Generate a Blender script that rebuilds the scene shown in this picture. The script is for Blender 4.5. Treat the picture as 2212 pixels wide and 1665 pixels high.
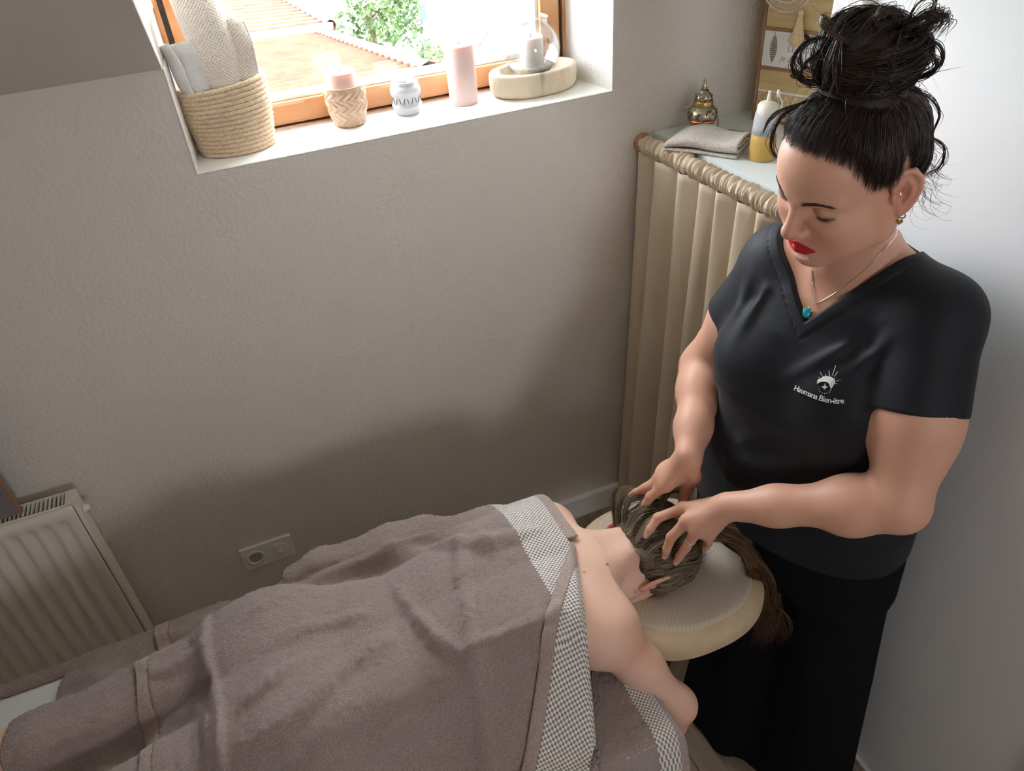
import bpy, bmesh, math, random
import numpy as np
from mathutils import Vector, Matrix

for _o in list(bpy.data.objects):
    bpy.data.objects.remove(_o, do_unlink=True)
SC = bpy.context.scene
COL = SC.collection

# ------------------------------------------------------------------ camera
# world: x along the window wall, y into the wall (wall face y=0), z up, metres
RC = np.array([[0.9204582, -0.28073079, 0.27193183],
               [-0.38556461, -0.53827612, 0.74939893],
               [-0.06400495, -0.79463768, -0.60370052]])
CAMP = np.array([0.0, -1.774, 2.1])
FPX = 1669.48
cam_d = bpy.data.cameras.new('camera')
cam = bpy.data.objects.new('camera', cam_d)
COL.objects.link(cam)
mw = Matrix.Identity(4)
for i in range(3):
    mw[i][0] = RC[i, 0]; mw[i][1] = -RC[i, 1]; mw[i][2] = -RC[i, 2]; mw[i][3] = CAMP[i]
cam.matrix_world = mw
cam_d.sensor_fit = 'HORIZONTAL'
cam_d.sensor_width = 36.0
cam_d.lens = FPX / 2212 * 36.0
cam_d.clip_start = 0.02
cam_d.clip_end = 400
SC.camera = cam

# ------------------------------------------------------------------ sky and light
world = bpy.data.worlds.new('sky'); SC.world = world; world.use_nodes = True
wn = world.node_tree; wn.nodes.clear()
w_out = wn.nodes.new('ShaderNodeOutputWorld'); w_bg = wn.nodes.new('ShaderNodeBackground')
w_sky = wn.nodes.new('ShaderNodeTexSky')
w_sky.sky_type = 'HOSEK_WILKIE'; w_sky.turbidity = 5.0; w_sky.ground_albedo = 0.5
w_sky.sun_direction = Vector((-0.75, 0.03, 0.66)).normalized()
w_mix = wn.nodes.new('ShaderNodeMix'); w_mix.data_type = 'RGBA'
w_mix.inputs[0].default_value = 0.72
w_mix.inputs[7].default_value = (0.95, 0.96, 1.0, 1)
wn.links.new(w_sky.outputs[0], w_mix.inputs[6]); wn.links.new(w_mix.outputs[2], w_bg.inputs[0])
w_bg.inputs[1].default_value = 28.5
wn.links.new(w_bg.outputs[0], w_out.inputs[0])

sun_d = bpy.data.lights.new('sun', 'SUN'); sun_d.energy = 8.0; sun_d.angle = math.radians(1.0)
sun_d.color = (1.0, 0.95, 0.86)
sun = bpy.data.objects.new('sun', sun_d); COL.objects.link(sun)
sun.rotation_euler = Vector((0.75, -0.03, -0.66)).to_track_quat('-Z', 'Y').to_euler()

def portal(name, loc, size, rot):
    d = bpy.data.lights.new(name, 'AREA'); d.shape = 'RECTANGLE'; d.size, d.size_y = size
    d.cycles.is_portal = True
    o = bpy.data.objects.new(name, d); COL.objects.link(o); o.location = loc; o.rotation_euler = rot
    return o
portal('window_portal', (0.46, 0.32, 1.95), (1.2, 1.1), (math.radians(-90), 0, 0))
portal('fill_window_portal', (0.40, -3.33, 1.825), (.60, .55), (math.radians(90), 0, 0))  # portal of the fill window added behind the camera

VS = SC.view_settings
VS.view_transform = 'Standard'; VS.look = 'None'; VS.gamma = 1.0; VS.use_curve_mapping = False
VS.exposure = 0.14
SC.cycles.use_denoising = True
SC.cycles.use_adaptive_sampling = True; SC.cycles.adaptive_threshold = .06
SC.cycles.max_bounces = 9; SC.cycles.diffuse_bounces = 6; SC.cycles.glossy_bounces = 4
SC.cycles.transmission_bounces = 8; SC.cycles.transparent_max_bounces = 16
SC.cycles.caustics_reflective = False; SC.cycles.caustics_refractive = False
SC.cycles.sample_clamp_indirect = 8.0

# ------------------------------------------------------------------ projection helpers (2212 x 1665 frame)
def pray(p):
    return RC @ np.array([p[0] - 1106.0, p[1] - 832.5, FPX])
def uz(p, z):
    r = pray(p); return CAMP + r * ((z - CAMP[2]) / r[2])
def uy(p, y):
    r = pray(p); return CAMP + r * ((y - CAMP[1]) / r[1])
def ux(p, x):
    r = pray(p); return CAMP + r * ((x - CAMP[0]) / r[0])

# ------------------------------------------------------------------ materials
_M = {}
def srgb(r, g, b):
    def l(c):
        c /= 255.0
        return c / 12.92 if c <= 0.04045 else ((c + 0.055) / 1.055) ** 2.4
    return (l(r), l(g), l(b), 1.0)

def mat(name, color=(.8, .8, .8, 1), rough=.5, metal=0.0, spec=0.5, bumps=(), var=None, var2=None, sss=0.0,
        sheen=0.0, coat=0.0, attr=None, coords='Object', trans=0.0, ior=1.45, emit=None, stretch=None, sss_scale=.01):
    """principled material; bumps = [(scale, strength, distance)], var=(scale, colour2, low, high)"""
    m = bpy.data.materials.new(name); m.use_nodes = True
    nt = m.node_tree; N = nt.nodes; L = nt.links
    b = N['Principled BSDF']
    b.inputs['Base Color'].default_value = color
    b.inputs['Roughness'].default_value = rough
    b.inputs['Metallic'].default_value = metal
    b.inputs['Specular IOR Level'].default_value = spec
    b.inputs['IOR'].default_value = ior
    if trans: b.inputs['Transmission Weight'].default_value = trans
    if sheen:
        b.inputs['Sheen Weight'].default_value = sheen; b.inputs['Sheen Roughness'].default_value = .5
    if coat: b.inputs['Coat Weight'].default_value = coat
    if sss:
        b.inputs['Subsurface Weight'].default_value = sss
        b.inputs['Subsurface Radius'].default_value = (1.0, .35, .2)
        b.inputs['Subsurface Scale'].default_value = sss_scale
    if emit:
        b.inputs['Emission Color'].default_value = emit[0]; b.inputs['Emission Strength'].default_value = emit[1]
    tc = N.new('ShaderNodeTexCoord')
    vec = tc.outputs[coords]
    if stretch:
        mp = N.new('ShaderNodeMapping'); mp.inputs['Scale'].default_value = stretch
        L.new(vec, mp.inputs[0]); vec = mp.outputs[0]
    col = None
    if attr:
        a = N.new('ShaderNodeAttribute'); a.attribute_name = attr; col = a.outputs['Color']
    for v in (var, var2):
        if not v: continue
        nz = N.new('ShaderNodeTexNoise'); nz.inputs['Scale'].default_value = v[0]; nz.inputs['Detail'].default_value = 4
        L.new(vec, nz.inputs[0])
        mr = N.new('ShaderNodeMapRange'); mr.inputs[1].default_value = v[2]; mr.inputs[2].default_value = v[3]
        L.new(nz.outputs[0], mr.inputs[0])
        mx = N.new('ShaderNodeMix'); mx.data_type = 'RGBA'
        L.new(mr.outputs[0], mx.inputs[0])
        if col is None: mx.inputs[6].default_value = color
        else: L.new(col, mx.inputs[6])
        mx.inputs[7].default_value = v[1]
        col = mx.outputs[2]
    if col is not None: L.new(col, b.inputs['Base Color'])
    prev = None
    for s, st, di in bumps:
        nz = N.new('ShaderNodeTexNoise'); nz.inputs['Scale'].default_value = s; nz.inputs['Detail'].default_value = 3
        L.new(vec, nz.inputs[0])
        bp = N.new('ShaderNodeBump'); bp.inputs['Strength'].default_value = st; bp.inputs['Distance'].default_value = di
        L.new(nz.outputs[0], bp.inputs['Height'])
        if prev: L.new(prev, bp.inputs['Normal'])
        prev = bp.outputs[0]
    if prev: L.new(prev, b.inputs['Normal'])
    return m

def glass_mat(name, tint=(1, 1, 1, 1), refl=.08, rough=.02):
    m = bpy.data.materials.new(name); m.use_nodes = True
    nt = m.node_tree; nt.nodes.clear(); N = nt.nodes; L = nt.links
    o = N.new('ShaderNodeOutputMaterial'); mx = N.new('ShaderNodeMixShader')
    t = N.new('ShaderNodeBsdfTransparent'); t.inputs[0].default_value = tint
    g = N.new('ShaderNodeBsdfGlossy'); g.inputs['Roughness'].default_value = rough
    lw = N.new('ShaderNodeLayerWeight'); lw.inputs[0].default_value = .35
    mr = N.new('ShaderNodeMapRange'); mr.inputs[3].default_value = refl; mr.inputs[4].default_value = min(1, refl * 7)
    L.new(lw.outputs['Facing'], mr.inputs[0]); L.new(mr.outputs[0], mx.inputs[0])
    L.new(t.outputs[0], mx.inputs[1]); L.new(g.outputs[0], mx.inputs[2]); L.new(mx.outputs[0], o.inputs[0])
    return m

# ------------------------------------------------------------------ object helpers
def link_mesh(name, me, material=None, parent=None, smooth=False):
    o = bpy.data.objects.new(name, me)
    COL.objects.link(o)
    if material is not None:
        if isinstance(material, (list, tuple)):
            for mm in material: me.materials.append(mm)
        else: me.materials.append(material)
    if smooth:
        me.polygons.foreach_set('use_smooth', [True] * len(me.polygons))
    if parent is not None:
        o.parent = parent
        o.matrix_parent_inverse = world_of(parent).inverted()
    return o

def world_of(o):
    m = o.matrix_basis.copy()
    p = o
    while p.parent is not None:
        m = p.parent.matrix_basis @ p.matrix_parent_inverse @ m
        p = p.parent
    return m

def from_bm(name, bm, material=None, parent=None, smooth=False, recalc=True):
    if recalc: bmesh.ops.recalc_face_normals(bm, faces=bm.faces)
    me = bpy.data.meshes.new(name); bm.to_mesh(me); bm.free()
    return link_mesh(name, me, material, parent, smooth)

def from_pd(name, v, fcs, material=None, parent=None, smooth=True):
    me = bpy.data.meshes.new(name)
    v = np.asarray(v, dtype=np.float32)
    if isinstance(fcs, np.ndarray):
        nf, k = fcs.shape
        me.vertices.add(len(v)); me.vertices.foreach_set('co', v.ravel())
        me.loops.add(nf * k); me.loops.foreach_set('vertex_index', fcs.astype(np.int32).ravel())
        me.polygons.add(nf); me.polygons.foreach_set('loop_start', np.arange(0, nf * k, k, dtype=np.int32))
        try: me.polygons.foreach_set('loop_total', np.full(nf, k, dtype=np.int32))
        except Exception: pass
        me.update(calc_edges=True); me.validate()
    else:
        me.from_pydata([tuple(map(float, p)) for p in v], [], fcs); me.update()
    return link_mesh(name, me, material, parent, smooth)

def thing(name, loc=(0, 0, 0), label=None, cat=None, group=None, rotz=0.0):
    o = bpy.data.objects.new(name, None); COL.objects.link(o)
    o.location = loc; o.rotation_euler = (0, 0, rotz); o.empty_display_size = .05
    return tag(o, label, cat, group)

def tag(o, label=None, cat=None, group=None, kind=None):
    if label: o['label'] = label
    if cat: o['category'] = cat
    if group: o['group'] = group
    if kind: o['kind'] = kind
    return o

def add_box(bm, lo, hi, bevel=0.0, seg=1, mtx=None):
    lo = Vector(lo); hi = Vector(hi)
    r = bmesh.ops.create_cube(bm, size=1.0)
    vs = r['verts']
    for v in vs:
        v.co = Vector(((lo[i] + hi[i]) / 2 + v.co[i] * (hi[i] - lo[i])) for i in range(3))
    if bevel > 0:
        es = list({e for v in vs for e in v.link_edges})
        rr = bmesh.ops.bevel(bm, geom=es, offset=bevel, segments=seg, affect='EDGES', profile=.7)
        vs = list({v for fc in rr['faces'] for v in fc.verts} | {v for v in vs if v.is_valid})
    if mtx is not None:
        for v in vs: v.co = mtx @ v.co
    return vs

def box(name, lo, hi, material, parent=None, bevel=0.0, seg=2, mtx=None, smooth=False):
    bm = bmesh.new(); add_box(bm, lo, hi, bevel, seg, mtx)
    return from_bm(name, bm, material, parent, smooth)

def lathe_bm(bm, prof, n=32, mtx=None, wave=None, close=True):
    """prof = [(r, z)...] revolved around z"""
    rings = []
    for k, (r, z) in enumerate(prof):
        ring = []
        for i in range(n):
            a = 2 * math.pi * i / n
            rr = r if wave is None else r + wave(a, z, k)
            co = Vector((rr * math.cos(a), rr * math.sin(a), z))
            if mtx is not None: co = mtx @ co
            ring.append(bm.verts.new(co))
        rings.append(ring)
    for k in range(len(rings) - 1):
        for i in range(n):
            j = (i + 1) % n
            bm.faces.new((rings[k][i], rings[k][j], rings[k + 1][j], rings[k + 1][i]))
    if close:
        for ring in (rings[0], rings[-1]):
            try: bm.faces.new(ring)
            except ValueError: pass
    return rings

def lathe(name, prof, material, parent=None, loc=(0, 0, 0), n=32, smooth=True, wave=None, mtx=None, close=True):
    bm = bmesh.new()
    m = Matrix.Translation(loc) if mtx is None else mtx
    lathe_bm(bm, prof, n, m, wave, close)
    return from_bm(name, bm, material, parent, smooth)

def tube_arrays(paths, radii, sides=5, cap=False):
    """paths: list of (n,3) arrays, radii: list of (n,) arrays -> verts, quads"""
    V = []; Q = []; off = 0
    ang = np.arange(sides) * 2 * np.pi / sides
    ca, sa = np.cos(ang), np.sin(ang)
    for pth, rad in zip(paths, radii):
        pth = np.asarray(pth, float); n = len(pth)
        rad = np.full(n, rad) if np.isscalar(rad) else np.asarray(rad)
        t = np.gradient(pth, axis=0); t /= np.linalg.norm(t, axis=1)[:, None] + 1e-12
        ref = np.array([0, 0, 1.0]) if abs(t[0][2]) < .9 else np.array([1.0, 0, 0])
        nn = np.zeros_like(pth)
        u = np.cross(t[0], ref); u /= np.linalg.norm(u) + 1e-12
        for i in range(n):
            u = u - t[i] * (u @ t[i]); u /= np.linalg.norm(u) + 1e-12
            nn[i] = u
        bb = np.cross(t, nn)
        ring = pth[:, None, :] + rad[:, None, None] * (ca[None, :, None] * nn[:, None, :] + sa[None, :, None] * bb[:, None, :])
        V.append(ring.reshape(-1, 3))
        i = np.arange(n - 1)[:, None] * sides; j = np.arange(sides)[None, :]; j2 = (j + 1) % sides
        q = np.stack([i + j, i + j2, i + sides + j2, i + sides + j], -1).reshape(-1, 4) + off
        Q.append(q)
        off += n * sides
    return np.concatenate(V), np.concatenate(Q)

def tubes(name, paths, radii, material, parent=None, sides=5):
    v, q = tube_arrays(paths, radii, sides)
    return from_pd(name, v, q, material, parent, True)

def spline(pts, n):
    """Catmull-Rom through pts, n samples"""
    p = np.asarray(pts, float)
    if len(p) < 3:
        t = np.linspace(0, 1, n)[:, None]; return p[0] * (1 - t) + p[-1] * t
    p = np.vstack([2 * p[0] - p[1], p, 2 * p[-1] - p[-2]])
    m = len(p) - 3
    t = np.linspace(0, m - 1e-9, n); k = t.astype(int); s = (t - k)[:, None]
    a, b, c, d = p[k], p[k + 1], p[k + 2], p[k + 3]
    return .5 * ((2 * b) + (-a + c) * s + (2 * a - 5 * b + 4 * c - d) * s ** 2 + (-a + 3 * b - 3 * c + d) * s ** 3)

def text_bm(name, body, size, material, parent, mtx, extrude=.0003, font_shear=0.0, align='CENTER', spacing=1.0):
    cu = bpy.data.curves.new(name, 'FONT'); cu.body = body; cu.size = size; cu.extrude = extrude
    cu.align_x = align; cu.align_y = 'CENTER'; cu.shear = font_shear; cu.space_character = spacing
    cu.resolution_u = 3
    o = bpy.data.objects.new(name, cu); COL.objects.link(o)
    dg = bpy.context.evaluated_depsgraph_get()
    me = bpy.data.meshes.new_from_object(o.evaluated_get(dg))
    bpy.data.objects.remove(o, do_unlink=True); bpy.data.curves.remove(cu)
    me.transform(mtx)
    return link_mesh(name, me, material, parent)
# ================================================================== implicit-surface modelling (numpy surface nets)
class Field:
    def __init__(s, xs, ys, zs, big=.06):
        s.ax = [np.asarray(a, np.float32) for a in (xs, ys, zs)]
        s.F = np.full([len(a) for a in s.ax], big, np.float32)
    def sub(s, lo, hi):
        sl = tuple(slice(max(0, int(np.searchsorted(a, l)) - 1), min(len(a), int(np.searchsorted(a, h)) + 1)) for a, l, h in zip(s.ax, lo, hi))
        x, y, z = (a[q] for a, q in zip(s.ax, sl))
        return sl, x[:, None, None], y[None, :, None], z[None, None, :]
    def apply(s, fn, lo, hi, k=0.0, op='u', m=.03):
        lo = np.asarray(lo) - m - k; hi = np.asarray(hi) + m + k
        sl, X, Y, Z = s.sub(lo, hi)
        if any(q.stop <= q.start for q in sl): return
        d = fn(X, Y, Z).astype(np.float32)
        a = s.F[sl]
        if op == 'u': s.F[sl] = smin(a, d, k)
        elif op == 's': s.F[sl] = -smin(-a, d, k)
        elif op == 'i': s.F[sl] = -smin(-a, -d, k)
        elif op == '+': s.F[sl] = a + d
    # primitives
    def ell(s, c, r, k=.02, op='u', M=None):
        c = np.asarray(c, float); r = np.asarray(r, float) if not np.isscalar(r) else np.full(3, float(r))
        def fn(X, Y, Z):
            x, y, z = X - c[0], Y - c[1], Z - c[2]
            if M is not None:
                x, y, z = (M[0, i] * x + M[1, i] * y + M[2, i] * z for i in range(3))
            k0 = np.sqrt((x / r[0]) ** 2 + (y / r[1]) ** 2 + (z / r[2]) ** 2)
            k1 = np.sqrt((x / r[0] ** 2) ** 2 + (y / r[1] ** 2) ** 2 + (z / r[2] ** 2) ** 2) + 1e-9
            return k0 * (k0 - 1) / k1
        R_ = r.max()
        s.apply(fn, c - R_, c + R_, k, op)
    def cone(s, a, b, r1, r2, k=.02, op='u', flat=None, fl=1.0):
        a = np.asarray(a, float); b = np.asarray(b, float); ba = b - a; L2 = ba @ ba + 1e-12
        if flat is not None:
            n = np.asarray(flat, float); n = n - ba * (n @ ba) / L2; n /= np.linalg.norm(n) + 1e-12
        def fn(X, Y, Z):
            x, y, z = X - a[0], Y - a[1], Z - a[2]
            t = np.clip((x * ba[0] + y * ba[1] + z * ba[2]) / L2, 0, 1)
            x, y, z = x - t * ba[0], y - t * ba[1], z - t * ba[2]
            q = x * x + y * y + z * z
            if flat is not None:
                qn = x * n[0] + y * n[1] + z * n[2]
                q = q + (1 / fl ** 2 - 1) * qn * qn
            return np.sqrt(q) - (r1 + (r2 - r1) * t)
        R_ = max(r1, r2)
        s.apply(fn, np.minimum(a, b) - R_, np.maximum(a, b) + R_, k, op)
    def chain(s, pts, rs, k=.01, **kw):
        for i in range(len(pts) - 1): s.cone(pts[i], pts[i + 1], rs[i], rs[i + 1], k, **kw)
    def mesh(s, smooth=1, project=2):
        F = s.F; nx, ny, nz = F.shape
        S = F < 0
        cnt = np.zeros((nx - 1, ny - 1, nz - 1), np.uint8)
        for i in (0, 1):
            for j in (0, 1):
                for k in (0, 1): cnt += S[i:nx - 1 + i, j:ny - 1 + j, k:nz - 1 + k]
        act = (cnt > 0) & (cnt < 8)
        ci = np.argwhere(act)
        idx = np.full(act.shape, -1, np.int32); idx[act] = np.arange(len(ci), dtype=np.int32)
        i, j, k = ci.T
        acc = np.zeros((len(ci), 3), np.float32); n = np.zeros(len(ci), np.float32)
        for ax in range(3):
            for u in (0, 1):
                for v in (0, 1):
                    o = [0, 0, 0]; oth = [q for q in range(3) if q != ax]; o[oth[0]] = u; o[oth[1]] = v
                    e = list(o); e[ax] = 1
                    f0 = F[i + o[0], j + o[1], k + o[2]]; f1 = F[i + e[0], j + e[1], k + e[2]]
                    c = (f0 < 0) != (f1 < 0)
                    t = f0 / (f0 - f1 + 1e-20)
                    p = np.tile(np.array(o, np.float32), (len(ci), 1)); p[:, ax] = t
                    acc[c] += p[c]; n[c] += 1
        gp = ci + acc / n[:, None]
        quads = []
        for ax in range(3):
            a, b = [q for q in range(3) if q != ax]
            S0 = np.take(S, range(0, F.shape[ax] - 1), ax); S1 = np.take(S, range(1, F.shape[ax]), ax)
            ch = np.argwhere(S0 != S1)
            if len(ch) == 0: continue
            ok = (ch[:, a] > 0) & (ch[:, b] > 0) & (ch[:, a] < F.shape[a] - 1) & (ch[:, b] < F.shape[b] - 1)
            ch = ch[ok]
            def cell(da, db):
                q = ch.copy(); q[:, a] += da; q[:, b] += db
                return idx[q[:, 0], q[:, 1], q[:, 2]]
            q = np.stack([cell(-1, -1), cell(0, -1), cell(0, 0), cell(-1, 0)], 1)
            flip = S0[ch[:, 0], ch[:, 1], ch[:, 2]]
            if ax == 1: flip = ~flip
            q[~flip] = q[~flip][:, ::-1]
            quads.append(q)
        q = np.concatenate(quads); q = q[(q >= 0).all(1)]
        # smoothing (umbrella) then projection back on the surface, in grid space
        E = np.concatenate([q[:, [0, 1]], q[:, [1, 2]], q[:, [2, 3]], q[:, [3, 0]]])
        for _ in range(smooth):
            sm = np.zeros_like(gp); dg = np.zeros(len(gp))
            for c in range(3): sm[:, c] = np.bincount(E[:, 0], gp[E[:, 1], c], len(gp)) + np.bincount(E[:, 1], gp[E[:, 0], c], len(gp))
            dg = np.bincount(E[:, 0], minlength=len(gp)) + np.bincount(E[:, 1], minlength=len(gp))
            gp = .5 * gp + .5 * sm / np.maximum(dg, 1)[:, None]
        def samp(g):
            g = np.clip(g, 0, np.array(F.shape) - 1.001); b = g.astype(int); t = g - b
            r = 0
            for u in (0, 1):
                for v in (0, 1):
                    for w in (0, 1):
                        r = r + F[b[:, 0] + u, b[:, 1] + v, b[:, 2] + w] * (t[:, 0] if u else 1 - t[:, 0]) * (t[:, 1] if v else 1 - t[:, 1]) * (t[:, 2] if w else 1 - t[:, 2])
            return r
        for _ in range(project):
            v = samp(gp); g = np.stack([(samp(gp + d) - samp(gp - d)) for d in np.eye(3) * .5], 1)
            step = (v / ((g * g).sum(1) + 1e-9))[:, None] * g
            ln = np.linalg.norm(step, axis=1)[:, None]
            gp = gp - step * np.minimum(1, .5 / (ln + 1e-9))
        P = np.stack([np.interp(gp[:, c], np.arange(len(s.ax[c])), s.ax[c]) for c in range(3)], 1)
        return P, q

def smin(a, b, k):
    if k <= 0: return np.minimum(a, b)
    h = np.maximum(k - np.abs(a - b), 0) / k
    return np.minimum(a, b) - h * h * k * .25

def sstep(a, b, x):
    t = np.clip((x - a) / (b - a), 0, 1); return t * t * (3 - 2 * t)

def axis_grid(segs):
    """[(start, step), ..., end] -> coordinates with changing step"""
    out = []
    for (a, st), nx in zip(segs[:-1], segs[1:]):
        b = nx[0] if isinstance(nx, tuple) else nx
        n = max(1, int(round((b - a) / st)))
        out.append(np.linspace(a, b, n, endpoint=False))
    out.append([segs[-1]])
    return np.concatenate(out)

def smooth_noise(P, scale, seed=0):
    """cheap smooth pseudo-noise in [-1, 1] from summed sines"""
    rs = np.random.RandomState(seed); v = 0
    for i in range(6):
        d = rs.normal(size=3); d /= np.linalg.norm(d)
        v = v + np.sin((P @ d) * scale * (1 + .5 * rs.rand()) + rs.rand() * 6.28)
    return v / 6 * 1.6

def set_color(o, cols, name='Col'):
    at = o.data.color_attributes.new(name, 'FLOAT_COLOR', 'POINT')
    c = np.ones((len(o.data.vertices), 4), np.float32); c[:, :3] = cols
    at.data.foreach_set('color', c.ravel())
# shared body helpers
def sdf_head(B, S, M, C, ears=(1, -1), face=True):
    def w(f, l, u): return C + S * (M @ np.array([f, l, u], float))
    def E(c, r, k, op='u', rot=None):
        B.ell(w(*c), np.array(r) * S, k * S, op, M if rot is None else M @ rot)
    def K(a, b, r1, r2, k, op='u', **kw): B.cone(w(*a), w(*b), r1 * S, r2 * S, k * S, op, **kw)
    E((-.002, 0, .042), (.094, .074, .086), .0)
    E((.040, 0, .050), (.057, .064, .058), .03)
    E((.042, 0, -.028), (.050, .058, .068), .03)
    for s in (1, -1):
        K((.008, s * .049, -.058), (.068, s * .014, -.086), .020, .019, .03)
        K((.0, s * .055, -.02), (.008, s * .049, -.058), .02, .02, .03)
        E((.060, s * .041, -.020), (.027, .024, .024), .025)
        E((.055, s * .035, -.05), (.026, .022, .026), .03)
    E((.079, 0, -.087), (.019, .022, .018), .02)
    E((.076, 0, -.056), (.025, .032, .030), .02)
    if face:
        for s in (1, -1):
            E((.0955, s * .034, .011), (.018, .019, .0125), .014, 's')
            K((.091, s * .010, .0285), (.072, s * .052, .0300), .0075, .0065, .014)
        K((.088, 0, .022), (.1105, 0, -.020), .0075, .0095, .012)
        E((.1115, 0, -.0250), (.0115, .0110, .0105), .008)
        for s in (1, -1):
            E((.1015, s * .0130, -.0295), (.0100, .0068, .0075), .006)
            E((.1075, s * .0065, -.0385), (.0065, .0032, .0045), .003, 's')
            # lowered upper lid over the eyeball, and the lower lid
            E((.0715, s * .0345, .0110), (.0155, .0180, .0130), .004)
            E((.0725, s * .0345, -.0008), (.0100, .0160, .0062), .006)
            E((.0900, s * .0345, .0035), (.0080, .0170, .0009), .0015, 's')
        # lips with the cleft between them
        for s in (1, -1):
            K((.0995, s * .004, -.0515), (.0835, s * .0285, -.0575), .0058, .0022, .004)
            K((.0985, 0, -.0635), (.0835, s * .0275, -.0585), .0072, .0024, .004)
        K((.1060, 0, -.0575), (.0950, .018, -.0583), .0012, .0008, .002, 's'); K((.1060, 0, -.0575), (.0950, -.018, -.0583), .0012, .0008, .002, 's')
        E((.096, 0, -.0765), (.006, .016, .004), .008, 's')
    for s in ears:
        rt = np.array([[1, s * .36, 0], [-s * .36, 1, 0], [0, 0, 1.]]) / 1.063
        def lx(f): return s * (.0765 + .40 * max(0, .004 - f))           # the ear stands off towards the back
        E((-.013, lx(-.013), .007), (.0185, .0045, .034), .005, rot=rt)
        E((-.007, lx(-.007) + s * .0065, .002), (.0105, .0085, .0165), .003, 's', rot=rt)      # concha
        E((-.016, lx(-.016) + s * .0055, .021), (.0080, .0050, .0120), .003, 's', rot=rt)      # fossa
        tilt = [(.004, .014), (.001, .030), (-.009, .040), (-.022, .037), (-.030, .022), (-.030, .004), (-.023, -.013), (-.014, -.024)]
        B.chain([w(f, lx(f) + s * .0022, u) for f, u in tilt], [r * S for r in (.0026, .0034, .0038, .0040, .0040, .0038, .0036, .0044)], .0025 * S)
        anti = [(-.012, -.014), (-.019, -.002), (-.021, .012), (-.015, .026)]
        B.chain([w(f, lx(f) + s * .0012, u) for f, u in anti], [.0032 * S] * 4, .003 * S)
        E((.0025, s * .0785, .0), (.0040, .0045, .0065), .004)
        E((-.0095, lx(-.0095), -.0265), (.0085, .0042, .0085), .005)

def hit(field, px, t0=.5, t1=2.4):
    """first point where the pixel's ray enters the field"""
    r = pray(px); r = r / np.linalg.norm(r)
    t = np.arange(t0, t1, .0012); pts = CAMP + r * t[:, None]
    g = [np.interp(pts[:, c], a, np.arange(len(a)), left=-1, right=-1) for c, a in enumerate(field.ax)]
    ok = (g[0] >= 0) & (g[1] >= 0) & (g[2] >= 0)
    v = np.full(len(t), 1.0); gi = [np.round(q[ok]).astype(int) for q in g]
    v[ok] = field.F[gi[0], gi[1], gi[2]]
    i = np.argmax(v < 0)
    return pts[i] if v[i] < 0 else None

def blend(cols, c, wgt): cols += (c - cols) * wgt[:, None]
def gauss(h, c, r): return np.exp(-(((h - np.array(c)) / np.array(r)) ** 2).sum(1))

def strand_cols(o, paths, sides, palette):
    """every strand gets its own tone from the palette"""
    r = np.random.RandomState(77); pal = np.array([c[:3] for c in palette]); out = []
    k = 0
    for i, p in enumerate(paths):
        if i % 23 == 0: k = r.randint(len(pal))
        c = (pal[k] * .65 + pal[r.randint(len(pal))] * .35) * r.uniform(.8, 1.2); out.append(np.tile(c, (len(p) * sides, 1)))
    set_color(o, np.concatenate(out))

# ================================================================== ROOM SHELL
m_wall = mat('plaster_warm', (.77, .725, .675, 1), .9, spec=.2, bumps=[(95, .55, .005), (320, .35, .002)], var=(1.2, (.74, .69, .64, 1), .35, .7))
m_wall_w = mat('plaster_white', (.84, .83, .80, 1), .9, spec=.2, bumps=[(150, .5, .004), (420, .3, .0015)])
m_ceil = mat('ceiling_paint', (.66, .62, .575, 1), .92, spec=.2, bumps=[(70, .2, .003), (260, .15, .001)])
m_door = mat('door_white_lacquer', (.78, .80, .80, 1), .55, spec=.4, bumps=[(30, .03, .002)])
m_white_paint = mat('trim_white', (.82, .80, .76, 1), .5)
m_wood_frame = mat('varnished_pine', srgb(196, 146, 100), .35, coat=.2, var=(14, srgb(178, 122, 76), .35, .7), stretch=(.15, 1, 1), bumps=[(60, .08, .001)])
m_gasket = mat('dark_gasket', (.05, .045, .04, 1), .6)
m_bead_sky = mat('white_bead_sky', (.80, .86, .92, 1), .35)  # sky reflection on the bead put into its bluish white

def prism_xy(bm, poly, z0, z1):
    a = [bm.verts.new((x, y, z0)) for x, y in poly]; b = [bm.verts.new((x, y, z1)) for x, y in poly]
    bm.faces.new(a[::-1]); bm.faces.new(b)
    n = len(poly)
    for i in range(n): bm.faces.new((a[i], a[(i + 1) % n], b[(i + 1) % n], b[i]))
def prism_yz(bm, poly, x0, x1):
    a = [bm.verts.new((x0, y, z)) for y, z in poly]; b = [bm.verts.new((x1, y, z)) for y, z in poly]
    bm.faces.new(a[::-1]); bm.faces.new(b)
    n = len(poly)
    for i in range(n): bm.faces.new((a[i], a[(i + 1) % n], b[(i + 1) % n], b[i]))

XL, XR, YR = -2.2, 1.13, -3.2        # left wall, door wall, rear wall
SILL = 1.494; KNEE = 1.713; SL = .483
# --- window wall
bm = bmesh.new()
add_box(bm, (XL - .1, 0, -.1), (1.75, .35, SILL - .004))
prism_xy(bm, [(XL - .1, 0), (-.0465, 0), (-.031, .2), (-.031, .35), (XL - .1, .35)], SILL - .004, KNEE + .08)
prism_xy(bm, [(.9805, 0), (1.75, 0), (1.75, .35), (.946, .35), (.946, .2)], SILL - .004, KNEE + .08)
wall_back = tag(from_bm('wall_back', bm, m_wall), kind='structure')
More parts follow.
